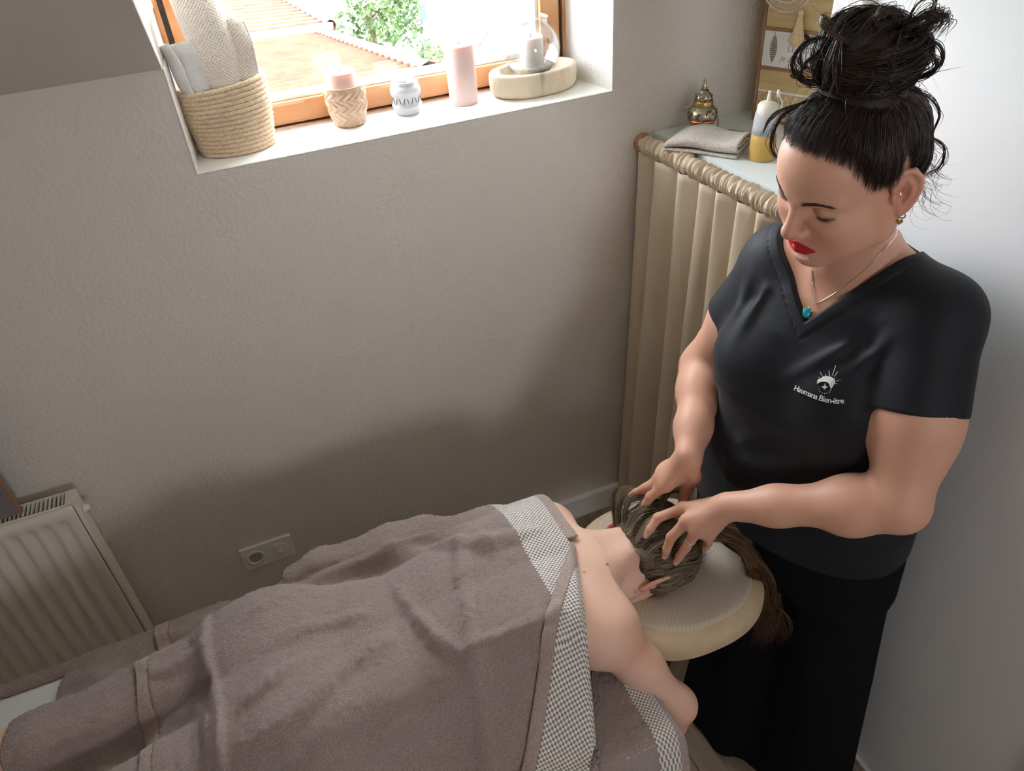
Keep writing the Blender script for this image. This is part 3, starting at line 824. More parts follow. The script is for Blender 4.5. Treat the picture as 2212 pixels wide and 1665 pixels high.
# cross-section is a flattened spiral (rolled fold), swept along the length
th = np.linspace(0, 1, 90)
def sec(t):  # folded profile in (b, z)
    pts = [(-.060, .004), (.0, .003), (.055, .005), (.066, .016), (.055, .029), (.0, .032), (-.045, .030), (-.056, .021), (-.045, .012), (.0, .011), (.040, .012), (.048, .017), (.040, .0225), (.0, .0225), (-.030, .021)]
    return spline(pts, 90)
S2 = sec(0); nL = 36; P = np.zeros((nL, 90, 3))
for i, t in enumerate(np.linspace(0, 1, nL)):
    w_ = .78 + .22 * math.sin(math.pi * min(1, .25 + t * .75)); hgt = .75 + .55 * t ** 2 + .10 * math.sin(6 * t) + .3 * math.exp(-((t - .35) / .2) ** 2)
    if t < .08: hgt *= .6 + 5 * t
    c = np.array([1.075, -.118, SZ + .0005]) + fa * (t * .185) + fb * (.030 + .012 * math.sin(3 * t))
    P[i] = c + fb * (S2[:, 0:1] * w_) + np.array([0, 0, 1]) * (S2[:, 1:2] * hgt)
q_i = np.arange(nL - 1)[:, None] * 90; q_j = np.arange(89)[None]
q = np.stack([q_i + q_j, q_i + 90 + q_j, q_i + 90 + q_j + 1, q_i + q_j + 1], -1).reshape(-1, 4)
o = from_pd('towel_cloth', P.reshape(-1, 3), q, m_ft, ft, True); md = o.modifiers.new('thickness', 'SOLIDIFY'); md.thickness = .0055; md.offset = 0

# ---- squeeze bottle with amber oil
bo = thing('squeeze_bottle', (1.225, -.300, SZ), 'translucent squeeze bottle of amber oil with white nozzle cap', 'bottle')
BM_ = Matrix.Translation((1.225, -.300, SZ))
m_ldpe = mat('translucent_plastic', (.90, .94, .96, 1), .35, trans=.45, ior=1.1); m_oil = mat('amber_oil', srgb(232, 192, 110), .2, trans=.35, ior=1.2); m_cap = mat('ivory_plastic', srgb(236, 230, 216), .4)
lathe('oil', [(.001, .001), (.0300, .001), (.0312, .004), (.0305, .045), (.0296, .062), (.001, .0625)], m_oil, bo, n=32, mtx=BM_)
lathe('shell', [(.0296, .0628), (.0285, .085), (.0272, .105), (.0262, .110), (.020, .113), (.001, .113)], m_ldpe, bo, n=32, mtx=BM_)
lathe('cap', [(.001, .111), (.0235, .111), (.0238, .113), (.0228, .128), (.019, .133), (.010, .137), (.001, .138)], m_cap, bo, n=48, mtx=BM_, wave=lambda a, z, k: .0006 * math.cos(24 * a) if k in (1, 2, 3) else 0)
lathe('nozzle', [(.0052, .136), (.0048, .142), (.0028, .160), (.0018, .161), (.001, .161)], m_cap, bo, n=16, mtx=BM_)
sp = spline([(1.225 - .020, -.300 - .014, SZ + .114), (1.225 + .006, -.300 - .027, SZ + .116), (1.225 + .022, -.300 - .022, SZ + .130), (1.225 + .018, -.300 - .012, SZ + .150)], 24)
tubes('cap_strap', [sp], [np.full(24, .0016)], m_cap, bo, 8)
lathe('nozzle_cap', [(.001, .146), (.0048, .147), (.0044, .156), (.0030, .162), (.001, .163)], m_cap, bo, n=16, mtx=Matrix.Translation((1.225 + .016, -.300 - .011, SZ)))
m_ink = mat('blue_marker', srgb(110, 130, 170), .7)
bd = np.array([-.62, -.78]); bt = np.array([.78, -.62])
for k, (o1, hgt) in enumerate([(-.009, .012), (-.003, .016), (.003, .014), (.0085, .017)]):
    base = np.array([1.225, -.300]) + bd * .0290 + bt * o1
    tubes('ink_stroke', [np.array([(base[0], base[1], SZ + .064), (base[0] + bt[0] * .002, base[1] + bt[1] * .002, SZ + .064 + hgt)])], [np.full(2, .0008)], m_ink, bo, 5)

# ---- printed wooden chest of little drawers, standing at an angle in the corner
m_kraft = mat('pine_print', srgb(206, 180, 132), .6, stretch=(1, 1, 12), var=(6, srgb(190, 162, 114), .4, .65)); m_edge = mat('oak_edge', srgb(158, 118, 84), .6, var=(20, srgb(138, 100, 70), .4, .65))
m_wfront = mat('white_print', (.80, .79, .76, 1), .6); m_print_w = mat('white_ink', (.82, .78, .70, 1), .7); m_print_t = mat('tan_ink', srgb(176, 148, 104), .7); m_print_g = mat('grey_ink', srgb(112, 104, 96), .7)
ch = thing('drawer_chest', (1.40, -.14, SZ), 'small printed wooden chest of drawers in the shelf corner', 'drawer chest')
C0 = np.array([1.372, -.062]); cdx = np.array([.455, -.89]); cdn = np.array([-.89, -.455])      # along the front, and out of the front
def cm(): 
    return Matrix(((cdx[0], -cdn[0], 0, C0[0]), (cdx[1], -cdn[1], 0, C0[1]), (0, 0, 1, SZ), (0, 0, 0, 1)))
CMx = cm()     # local: x along front, y into the chest, z up
W_c, D_c, H_c = .215, .115, .345
box('case', (0, .006, 0), (W_c, D_c, H_c), m_kraft, ch, .001, mtx=CMx)
for x0 in (0, W_c - .007): box('side_edge', (x0, 0, 0), (x0 + .007, .006, H_c), m_edge, ch, mtx=CMx)
zl = [0.0, .100, .200, .340]
zl = [0.004, uy((1628, 147), -.066)[2] - SZ, uy((1632, 64), -.066)[2] - SZ, .338]
for z in zl: box('rail_edge', (.007, 0, z - .004), (W_c - .007, .006, z + .004), m_edge, ch, mtx=CMx)
dr = []
for k in range(3):
    d = box('drawer', (.008, .0012, zl[k] + .0045), (W_c - .008, .010, zl[k + 1] - .0045), m_wfront if k == 1 else m_kraft, ch, .0008, mtx=CMx); dr.append(d)
    # finger notch
    lathe('finger_notch', [(.001, -.0004), (.013, -.0004), (.013, .0003), (.001, .0003)], mat('notch_shadow', srgb(70, 56, 44), .9), d, n=24,
          mtx=CMx @ Matrix.Translation((W_c / 2, .0010, zl[k + 1] - .0105)) @ Matrix.Rotation(math.radians(90), 4, 'X') @ Matrix.Diagonal((1.4, .55, 1, 1)))
F2 = CMx @ Matrix.Rotation(math.radians(90), 4, 'X')        # text plane: x right, y up, facing out
zc = (zl[1] + zl[2]) / 2
def prn(name, body, x, z, size, m, par, shear=0.0): text_bm(name, body, size, m, par, CMx @ Matrix.Translation((x, .0007, z)) @ Matrix.Rotation(math.radians(90), 4, 'X'), .0002, shear, 'LEFT')
prn('lettering', 'LE BONHEUR', .073, zc + .004, .0215, mat('pale_grey_ink', srgb(172, 166, 158), .7), dr[1]); prn('lettering', 'Je crois', .056, zc - .020, .019, m_print_t, dr[1], .35)
def quad2(name, pts, m, par):
    bm = bmesh.new(); vs = [bm.verts.new(CMx @ Vector((x, .0006, z))) for x, z in pts]; vs2 = [bm.verts.new(CMx @ Vector((x, .0010, z))) for x, z in pts]
    bm.faces.new(vs); bm.faces.new(vs2[::-1]); k = len(pts)
    for i in range(k): bm.faces.new((vs[i], vs[(i + 1) % k], vs2[(i + 1) % k], vs2[i]))
    return from_bm(name, bm, m, par)
for k in range(13):                                   # printed feather: horizontal bars inside a leaf outline
    t = k / 12; hw_ = .0098 * math.sin(math.pi * (.12 + .80 * t)) ** .8; z = zc + .030 - .056 * t
    quad2('feather_bar', [(.036 - hw_, z), (.036 + hw_, z), (.036 + hw_ * .95, z - .0028), (.036 - hw_ * .95, z - .0028)], m_print_g, dr[1])
quad2('feather_quill', [(.0355, zc - .034), (.0365, zc - .034), (.0365, zc + .040), (.0355, zc + .040)], m_print_g, dr[1])
# white mandala ring on the top drawer, diamond trellis on the bottom one
mz, mx = (zl[2] + .105), .052
def circ(r, n=40): a = np.linspace(0, 2 * np.pi, n); return np.array([CMx @ Vector((mx + r * math.cos(q), .0006, mz + r * math.sin(q))) for q in a])
tubes('mandala', [circ(.030), circ(.042), circ(.055), circ(.064, 60)], [np.full(40, .0016), np.full(40, .0024), np.full(40, .0010), np.full(60, .0022)], m_print_w, dr[2], 4)
pet = []
for k in range(26):
    a = 2 * math.pi * k / 26
    pet.append(np.array([CMx @ Vector((mx + r * math.cos(a + d), .0006, mz + r * math.sin(a + d))) for r, d in ((.044, -.08), (.052, 0), (.044, .08))]))
    pet.append(np.array([CMx @ Vector((mx + r * math.cos(a + d), .0006, mz + r * math.sin(a + d))) for r, d in ((.064, -.09), (.070, 0), (.064, .09))]))
tubes('mandala_petals', pet, [np.full(3, .0010)] * len(pet), m_print_w, dr[2], 4)
lat = []
for k in range(8):
    for s in (1, -1):
        x0 = .010 + k * .026
        lat.append(np.array([CMx @ Vector((min(W_c - .01, x0 + (.026 * t if s > 0 else .026 * (1 - t))), .0006, zl[0] + .008 + .062 * t)) for t in (0, .5, 1)]))
tubes('trellis_print', lat, [np.full(3, .0014)] * len(lat), m_print_w, dr[0], 4)
quad2('print_band', [(.009, zl[0] + .074), (W_c - .009, zl[0] + .074), (W_c - .009, zl[0] + .079), (.009, zl[0] + .079)], m_print_w, dr[0])
# cotton tassel hanging in front of the drawers
ts = thing('cotton_tassel', tuple(CMx @ Vector((.098, -.01, .22))), 'cream cotton tassel hanging on the front of the drawer chest', 'tassel')
m_tas = mat('cream_cotton', srgb(226, 204, 160), .9, bumps=[(400, .5, .002)])
T0 = np.array(CMx @ Vector((.098, -.0085, .0))); tz = uy((1727, 22), -.15)[2]; tb_ = uy((1722, 92), -.14)[2]
tubes('cord', [np.array([T0 + (0, 0, SZ * 0 + H_c + SZ - .004), T0 + (0, 0, tz)])], [np.full(2, .0016)], m_tas, ts, 6)
lathe('knot', [(.001, -.007), (.006, -.005), (.0072, 0), (.0055, .005), (.002, .008)], m_tas, ts, n=16, mtx=Matrix.Translation((T0[0], T0[1], tz - .006)))
sk = []
for k in range(60):
    a = k * 2.4; r = math.sqrt(k / 60)
    sk.append(np.array([(T0[0] + .004 * r * math.cos(a), T0[1] + .004 * r * math.sin(a), tz - .010), (T0[0] + (.010 * cdx[0]) * r * math.cos(a) + .004 * r * math.sin(a) * cdn[0], T0[1] + .010 * cdx[1] * r * math.cos(a) + .004 * r * math.sin(a) * cdn[1], (tz + tb_) / 2), (T0[0] + .021 * cdx[0] * r * math.cos(a) + .006 * r * math.sin(a) * cdn[0], T0[1] + .021 * cdx[1] * r * math.cos(a) + .006 * r * math.sin(a) * cdn[1], tb_ + .004 * math.sin(k))]))
tubes('skirt', sk, [np.array([.0012, .0020, .0022])] * 60, m_tas, ts, 5)
# ================================================================== RADIATOR, SOCKET, BOARD
m_rad = mat('radiator_enamel', srgb(232, 226, 214), .4)
m_dark = mat('radiator_inside', (.10, .10, .095, 1), .8)
rx0, rx1, ry0, ry1, rz0, rz1 = -1.17, -.548, -.108, -.052, .13, .805
ra = thing('radiator', ((rx0 + rx1) / 2, -.08, rz0), 'white panel radiator with fluted front under the sloped ceiling', 'radiator')
# fluted front panel: extruded profile with raised border
n = int((rx1 - .03 - (rx0 + .03)) / .0046); xs_ = np.linspace(rx0 + .0092, rx1 - .0092, n); zs_ = np.concatenate([[rz0], np.linspace(rz0 + .03, rz0 + .06, 5), np.linspace(rz0 + .07, rz1 - .075, 12), np.linspace(rz1 - .065, rz1 - .035, 6), [rz1 - .004]])
X, Z = np.meshgrid(xs_, zs_, indexing='ij')
m_in = sstep(rz0 + .03, rz0 + .06, Z) * sstep(rz1 - .035, rz1 - .065, Z) * sstep(rx0 + .02, rx0 + .035, X) * sstep(rx1 - .02, rx1 - .035, X)
fl_ = .5 + .5 * np.cos((X - rx1 + .028) / .0375 * 2 * np.pi); fl_ = sstep(.15, .85, fl_)
Y = ry0 + m_in * (.0125 * (1 - fl_))
mz_ = len(zs_); q_i = np.arange(n - 1)[:, None] * mz_; q_j = np.arange(mz_ - 1)[None]
q = np.stack([q_i + q_j, q_i + mz_ + q_j, q_i + mz_ + q_j + 1, q_i + q_j + 1], -1).reshape(-1, 4)
o = from_pd('front_panel', np.stack([X, Y, Z], -1).reshape(-1, 3), q, m_rad, ra, True); md = o.modifiers.new('thickness', 'SOLIDIFY'); md.thickness = .003; md.offset = 0
box('back_panel', (rx0 + .01, ry1 - .004, rz0), (rx1 - .01, ry1, rz1 - .01), m_rad, ra, .002)
box('convector', (rx0 + .02, ry0 + .02, rz0 + .02), (rx1 - .02, ry1 - .012, rz1 - .03), m_dark, ra)
for x0, x1 in ((rx0, rx0 + .009), (rx1 - .009, rx1)): box('side_panel', (x0, ry0 + .004, rz0), (x1, ry1, rz1), m_rad, ra, .003)
# grille on top: frame rails and single bars
box('grille_rail', (rx0 + .002, ry0 + .003, rz1 - .010), (rx1 - .002, ry0 + .0065, rz1), m_rad, ra, .001); box('grille_rail', (rx0 + .002, ry1 - .004, rz1 - .010), (rx1 - .002, ry1, rz1), m_rad, ra, .001)
box('grille_end', (rx1 - .024, ry0 + .003, rz1 - .003), (rx1 - .001, ry1, rz1 + .001), m_rad, ra, .001)
bm = bmesh.new(); add_box(bm, (-.0014, ry0 + .005, rz1 - .009), (.0014, ry1 - .002, rz1 - .0005)); b0 = from_bm('grille_bar', bm, m_rad, ra)
k = 0; x = rx1 - .030
while x > rx0 + .02:
    if k == 0: b0.location.x = x - world_of(ra).translation.x * 0
    else:
        c = b0.copy(); COL.objects.link(c); c.location.x = x
    x -= .0098; k += 1
    if k > 62: break
# vent plug on the side
lathe('vent_plug', [(.001, 0), (.0125, 0), (.0125, .006), (.0085, .0075), (.0085, .014), (.0072, .016), (.001, .016)], m_rad, ra, n=20, mtx=Matrix.Translation((rx1 + .0002, -.078, .757)) @ Matrix.Rotation(math.radians(90), 4, 'Y'))
lathe('end_cap', [(.001, 0), (.011, 0), (.010, .0012), (.001, .0014)], m_rad, ra, n=20, mtx=Matrix.Translation((rx1, -.078, .715)) @ Matrix.Rotation(math.radians(90), 4, 'Y'))
for x in (rx0 + .08, rx1 - .08):
    box('wall_bracket', (x, ry1, rz0 + .1), (x + .03, -.0005, rz1 - .1), m_rad, ra, .002)
    box('floor_bracket', (x, ry0 + .015, 0.0), (x + .03, ry1 - .005, rz0 + .03), m_rad, ra, .002)
# ---- grey board with brown edge leaning above the radiator
gbd = thing('pin_board', (-.9, -.085, rz1), 'grey board with a brown edge standing on the radiator at the left', 'board')
box('board_face', (-1.14, -.0880, rz1 + .001), (-.6705, -.0800, 1.36), mat('grey_felt', srgb(128, 120, 116), .9, bumps=[(200, .2, .002)]), gbd, .001)
box('board_edge', (-.6705, -.0890, rz1 + .001), (-.6650, -.0790, 1.365), m_edge, gbd, .001)
# ---- double wall socket
m_so = mat('socket_plastic', (.86, .84, .80, 1), .35)
so = thing('wall_socket', (-.186, -.004, .33), 'white double wall socket plate above the skirting', 'wall socket')
box('plate', (-.2615, -.0095, .2895), (-.1095, -.0002, .3755), m_so, so, .0022, 3)
for cx, hole in ((-.222, True), (-.150, False)):
    MS = Matrix.Translation((cx, -.0095, .3325)) @ Matrix.Rotation(math.radians(90), 4, 'X')
    if hole:
        lathe('socket_well', [(.0265, -.001), (.0265, .0045), (.0240, .0050), (.0212, .0040), (.0200, .0008), (.001, .0007)], m_so, so, n=36, mtx=MS)
        lathe('socket_floor', [(.001, .0008), (.0198, .0008), (.0198, .0010), (.001, .0011)], mat('socket_shadow', (.52, .50, .46, 1), .5), so, n=30, mtx=MS)
        for dx in (-.0095, 0, .0095):
            lathe('pin_hole', [(.0001, -.0030), (.0026, -.0030), (.0026, .0002), (.0001, .0004)], m_dark, so, n=12, mtx=MS @ Matrix.Translation((dx, .004 if dx else .0085, .0010)))
    else:
        lathe('cover_disc', [(.0265, -.001), (.0265, .0026), (.0250, .0036), (.0010, .0036)], m_so, so, n=36, mtx=MS)
        lathe('cover_knob', [(.0065, .003), (.0060, .0050), (.004, .0056), (.001, .0050)], m_so, so, n=18, mtx=MS @ Matrix.Translation((0, -.006, 0)))
# ================================================================== CLIENT LYING FACE DOWN
CM = np.array([[0, 0, 1.0], [0, 1.0, 0], [-1.0, 0, 0]])     # columns: face forward (down), left (+y), crown (+x)
CHC = np.array([.588, -.832, .785])
CY = -.832
xs = axis_grid([(-1.12, .012), (-.72, .007), (.34, .0028), (.74)]); ys = axis_grid([(-1.21, .004), (-1.05, .0028), (-.66, .004), (-.46)]); zs = axis_grid([(.30, .006), (.54, .0032), (.93)])
K_ = Field(xs, ys, zs)
CST = np.array([  # x, centre z, half thickness, half width
    [-.26, .790, .090, .165], [-.16, .800, .108, .182], [-.05, .790, .100, .172], [.08, .783, .088, .152], [.20, .795, .100, .165], [.32, .798, .100, .182],
    [.40, .800, .088, .178], [.445, .805, .070, .150], [.48, .808, .050, .09]])
def ctorso(X, Y, Z):
    cz, t, w = (np.interp(X, CST[:, 0], CST[:, i]) for i in (1, 2, 3))
    r = (np.abs((Y - CY) / w) ** 2.5 + np.abs((Z - cz) / t) ** 2.5) ** (1 / 2.5)
    groove = .006 * np.exp(-((Y - CY) / .018) ** 2) * (Z > cz)
    d = (r - 1) * np.minimum(t, w) * .9 + groove
    return np.maximum(np.maximum(d, X - .48), -.26 - X)
K_.apply(ctorso, (-.27, -1.05, .66), (.50, -.62, .93), 0, 'u')
for s, fe in ((-1, .0), (1, .0)):
    sj = np.array([.446, CY + s * .146, .798])
    K_.ell(sj, (.056, .050, .048), .05)
    K_.cone((.475, CY + s * .03, .825), sj + (0, 0, .012), .035, .042, .05)                # trapezius
    K_.ell((.355, CY + s * .095, .850), (.075, .055, .035), .05)                             # shoulder blade
    el = uz((1462, 1522), .605) if s < 0 else np.array([.190, -.592, .802])      # near arm hangs down, far arm lies along the body
    wr = np.array([.500, -1.045, .390]) if s < 0 else np.array([-.030, -.562, .796])
    K_.chain([sj, sj * .55 + el * .45, el], [.046, .040, .032], .04)
    K_.chain([el, el * .7 + wr * .3, wr], [.038, .036, .025], .03)
    hd = np.array([-.02, .0, -.06]) if s < 0 else np.array([-.07, -.01, -.012])
    K_.cone(wr, wr + hd * .9, .026, .024, .02)
    K_.ell((-.16, CY + s * .085, .850), (.10, .085, .055), .05)                              # buttocks
    hp, kn, an = np.array([-.22, CY + s * .092, .785]), np.array([-.58, CY + s * .100, .765]), np.array([-.96, CY + s * .105, .752])
    K_.chain([hp, kn], [.085, .058], .04); K_.chain([kn, kn * .7 + an * .3, an], [.055, .056, .036], .03)
    K_.cone(an, an + (-.07, 0, -.012), .034, .03, .03); K_.cone(an + (-.06, 0, -.01), an + (-.13, 0, -.03), .028, .018, .03)
# neck
K_.cone((.455, CY, .812), (.575, CY, .800), .058, .053, .04)
for s in (1, -1): K_.cone((.47, CY + s * .045, .835), (.575, CY + s * .022, .842), .022, .018, .03)
sdf_head(K_, 1.0, CM, CHC, face=False)
Vk, Qk = K_.mesh(smooth=1, project=2)
CSK = np.array(srgb(226, 188, 166)[:3]); CRD = np.array(srgb(205, 130, 112)[:3])
ck = np.tile(CSK, (len(Vk), 1))
hk = (Vk - CHC) @ CM
for s in (1, -1): blend(ck, CRD, .9 * gauss(hk, (-.015, s * .087, .004), (.03, .012, .045)))
blend(ck, np.array(srgb(214, 152, 124)[:3]), .5 * np.exp(-(((Vk - (.50, -1.03, .80)) / .06) ** 2).sum(1)))
blend(ck, np.array(srgb(206, 150, 128)[:3]), .6 * np.exp(-(((Vk - (.55, -1.12, .59)) / .06) ** 2).sum(1)))
for m_ in [(1262, 1237), (1312, 1219), (1372, 1277), (1385, 1278)]:
    p = hit(K_, m_)
    if p is not None: blend(ck, np.array(srgb(92, 60, 48)[:3]), np.exp(-((Vk - p) ** 2).sum(1) / .0030 ** 2))
pc_ = thing('person', (.1, CY, .70), 'client lying face down under the towels, hair hanging over the headrest', 'person')
m_skin2 = mat('skin_fair', rough=.5, spec=.35, attr='Col', sss=.25, sss_scale=.006, bumps=[(600, .04, .0006), (90, .05, .001)])
cbody = from_pd('body', Vk, Qk, m_skin2, pc_, True); set_color(cbody, ck)
# ================================================================== MASSAGE TABLE, HEADREST, TOWELS
TX0, TX1, TY0, TY1, TZ = -1.35, .470, -1.165, -.495, .700
m_vinyl = mat('cream_vinyl', srgb(214, 205, 190), .45, bumps=[(250, .08, .001)])
m_beech = mat('beech_wood', srgb(190, 150, 105), .5, stretch=(1, 8, 8), var=(6, srgb(168, 124, 82), .4, .7))
m_black = mat('black_plastic', (.012, .012, .013, 1), .4)
tb = thing('massage_table', ((TX0 + TX1) / 2, CY, 0), 'padded massage table under the client, white sheet and towels on top', 'table')
bm = bmesh.new(); add_box(bm, (TX0, TY0, .635), (TX1, TY1, TZ - .004), .028, 4); from_bm('padded_top', bm, m_vinyl, tb, True)
box('apron', (TX0 + .05, TY0 + .05, .56), (TX1 - .05, TY0 + .08, .635), m_beech, tb, .004); box('apron', (TX0 + .05, TY1 - .08, .56), (TX1 - .05, TY1 - .05, .635), m_beech, tb, .004)
box('apron', (TX1 - .08, TY0 + .08, .56), (TX1 - .05, TY1 - .08, .635), m_beech, tb, .004); box('apron', (TX0 + .05, TY0 + .08, .56), (TX0 + .08, TY1 - .08, .635), m_beech, tb, .004)
for lx in (TX0 + .10, TX1 - .14):
    for ly in (TY0 + .085, TY1 - .125): box('leg', (lx, ly, 0), (lx + .04, ly + .04, .62), m_beech, tb, .005)

# ---- headrest: horseshoe cushion with a fabric cover, on two black arms with a clamp knob
hr = thing('headrest', (.68, CY, .62), 'beige horseshoe face cradle cushion under the client\'s head', 'headrest')
xs = axis_grid([(.42, .004), .93]); ys = axis_grid([(-1.09, .004), -.58]); zs = axis_grid([(.60, .004), .80])
def cradle_field(ins, z0, z1, rd, hole):
    Cf = Field(xs, ys, zs)
    cx, cy, ax, ay = .672, -.832, .192 - ins, .207 - ins
    def fn(X, Y, Z):
        r = (np.abs((X - cx) / ax) ** 2.5 + np.abs((Y - cy) / ay) ** 2.5) ** (1 / 2.5)
        d = (r - 1) * ax
        dome = .012 * np.clip(1 - r, 0, 1) - .022 * np.exp(-(((X - .62) / .10) ** 2 + ((Y - cy) / .085) ** 2))
        zc, hz = (z0 + z1) / 2, (z1 - z0) / 2
        qx = d + rd; qz = np.abs(Z - zc - dome) - hz + rd
        return np.sqrt(np.maximum(qx, 0) ** 2 + np.maximum(qz, 0) ** 2) + np.minimum(np.maximum(qx, qz), 0) - rd
    Cf.apply(fn, (.45, -1.06, z0), (.90, -.60, z1 + .02), 0, 'u')
    Cf.cone((.50, cy, .5), (.50, cy, .9), hole, hole, .03, 's'); Cf.cone((.60, cy, .5), (.60, cy, .9), hole, hole, .03, 's')
    return Cf.mesh(smooth=1, project=1)
v_, q_ = cradle_field(0.0, .655, .736, .036, .058)
m_cr = mat('beige_suede', srgb(203, 182, 148), .8, sheen=.3, var=(18, srgb(190, 168, 134), .4, .7), bumps=[(300, .1, .001)])
from_pd('cushion', v_, q_, m_cr, hr, True)
v_, q_ = cradle_field(.026, .716, .745, .010, .060)
m_cover = bpy.data.materials.new('herringbone_cover'); m_cover.use_nodes = True
nt = m_cover.node_tree; N = nt.nodes; L = nt.links; bs = N['Principled BSDF']; bs.inputs['Roughness'].default_value = .9
tc = N.new('ShaderNodeTexCoord'); mp = N.new('ShaderNodeMapping'); mp.inputs['Rotation'].default_value = (0, 0, .5); L.new(tc.outputs['Object'], mp.inputs[0])
w1_ = N.new('ShaderNodeTexWave'); w1_.inputs['Scale'].default_value = 120; w1_.inputs['Distortion'].default_value = 1.5; L.new(mp.outputs[0], w1_.inputs[0])
nz = N.new('ShaderNodeTexNoise'); nz.inputs['Scale'].default_value = 900; L.new(tc.outputs['Object'], nz.inputs[0])
ad = N.new('ShaderNodeMath'); ad.operation = 'MULTIPLY'; L.new(w1_.outputs[1], ad.inputs[0]); L.new(nz.outputs[0], ad.inputs[1])
cr_ = N.new('ShaderNodeValToRGB'); cr_.color_ramp.elements[0].color = srgb(178, 162, 142); cr_.color_ramp.elements[1].color = srgb(212, 200, 182); cr_.color_ramp.elements[1].position = .5
L.new(ad.outputs[0], cr_.inputs[0]); L.new(cr_.outputs[0], bs.inputs['Base Color'])
bp = N.new('ShaderNodeBump'); bp.inputs['Strength'].default_value = .3; bp.inputs['Distance'].default_value = .0008; L.new(ad.outputs[0], bp.inputs['Height']); L.new(bp.outputs[0], bs.inputs['Normal'])
cvr = from_pd('fabric_cover', v_, q_, m_cover, hr, True); cvr['label'] = 'cream woven cushion cover'
tubes('support_arm', [np.array([(.40, -.91, .60), (.50, -.91, .62), (.60, -.93, .645)])], [np.full(3, .011)], m_black, hr, 10)
tubes('support_arm', [np.array([(.40, -.75, .60), (.50, -.75, .62), (.60, -.73, .645)])], [np.full(3, .011)], m_black, hr, 10)
kp = uz((1428, 1424), .60)
lathe('clamp_knob', [(.004, -.016), (.017, -.015), (.020, -.010), (.020, .010), (.017, .015), (.004, .016)], m_black, hr, n=20,
      mtx=Matrix.Translation(Vector(kp)) @ Matrix.Rotation(math.radians(70), 4, 'X') @ Matrix.Rotation(.6, 4, 'Y'), wave=lambda a, z, k: .0022 * math.cos(6 * a) if k in (2, 3) else 0)
tubes('knob_stem', [np.array([kp, (.50, -.92, .62)])], [np.full(2, .008)], m_black, hr, 8)

# ---- white sheet over the table top
sheet = thing('bed_sheet', (-.44, CY, TZ), 'thin white sheet spread over the massage table', 'sheet')
bm = bmesh.new(); add_box(bm, (TX0 - .004, TY0 - .004, .60), (TX1 + .004, TY1 + .004, TZ), .028, 4)
fs = [f_ for f_ in bm.faces if f_.calc_center_median().z < .6005]; bmesh.ops.delete(bm, geom=fs, context='FACES')
from_bm('sheet_cloth', bm, mat('white_sheet', (.78, .81, .80, 1), .85, bumps=[(60, .15, .003), (700, .1, .0005)]), sheet, True)

# ---- drape heightfield computed from the body under it
GX = np.arange(-.92, .62, .004); GY = np.arange(-1.36, -.38, .004)
inside = K_.F < 0
ztop = np.where(inside.any(2), K_.ax[2][inside.shape[2] - 1 - np.argmax(inside[:, :, ::-1], 2)], 0.0)
ix_ = np.clip(np.searchsorted(K_.ax[0], GX), 0, len(K_.ax[0]) - 1); iy_ = np.clip(np.searchsorted(K_.ax[1], GY), 0, len(K_.ax[1]) - 1)
H0 = ztop[np.ix_(ix_, iy_)].copy()
H0[:, (GY < K_.ax[1][0]) | (GY > K_.ax[1][-1])] = 0
H0[GX > .475, :] = 0
H0[np.ix_(GX > .40, GY < CY - .195)] = 0          # arms hang free of the towel
dy = np.maximum(np.maximum(TY0 - .002 - GY, GY - TY1 - .002), 0); dx = np.maximum(GX - TX1 - .01, 0)
TB = TZ + .001 - np.minimum(.30, 5.0 * np.maximum(dy - .004, 0))[None, :] - np.minimum(.03, 0.9 * dx)[:, None]
def drape(Hin, slope, sig, it=2):
    H = Hin.copy(); c = slope * .004
    for _ in range(it):
        for i in range(1, H.shape[0]): H[i] = np.maximum(H[i], H[i - 1] - c)
        for i in range(H.shape[0] - 2, -1, -1): H[i] = np.maximum(H[i], H[i + 1] - c)
        for j in range(1, H.shape[1]): H[:, j] = np.maximum(H[:, j], H[:, j - 1] - c)
        for j in range(H.shape[1] - 2, -1, -1): H[:, j] = np.maximum(H[:, j], H[:, j + 1] - c)
    return np.maximum(blur(H, sig), np.maximum(Hin, 0) + .0015)
def blur(H, s):
    n = int(3 * s); k = np.exp(-.5 * (np.arange(-n, n + 1) / s) ** 2); k /= k.sum()
    P = np.pad(H, n, mode='edge')
    P = np.apply_along_axis(lambda r: np.convolve(r, k, 'valid'), 0, P); return np.apply_along_axis(lambda r: np.convolve(r, k, 'valid'), 1, P)
HB = drape(np.maximum(H0, TB), 1.15, 5.0)
def samp2(H, x, y):
    gx = np.clip((np.asarray(x) - GX[0]) / .004, 0, len(GX) - 1.001); gy = np.clip((np.asarray(y) - GY[0]) / .004, 0, len(GY) - 1.001)
    i, j = gx.astype(int), gy.astype(int); a, b = gx - i, gy - j
    return H[i, j] * (1 - a) * (1 - b) + H[i + 1, j] * a * (1 - b) + H[i, j + 1] * (1 - a) * b + H[i + 1, j + 1] * a * b
def onH(px, H=None):
    H = HB if H is None else H
    r = pray(px); t = np.linspace(.9, 1.9, 1500)[:, None] * 1.0 / FPX * 1.0; pts = CAMP + r * t
    z = samp2(H, pts[:, 0], pts[:, 1]); i = np.argmax(pts[:, 2] < z)
    return pts[i]
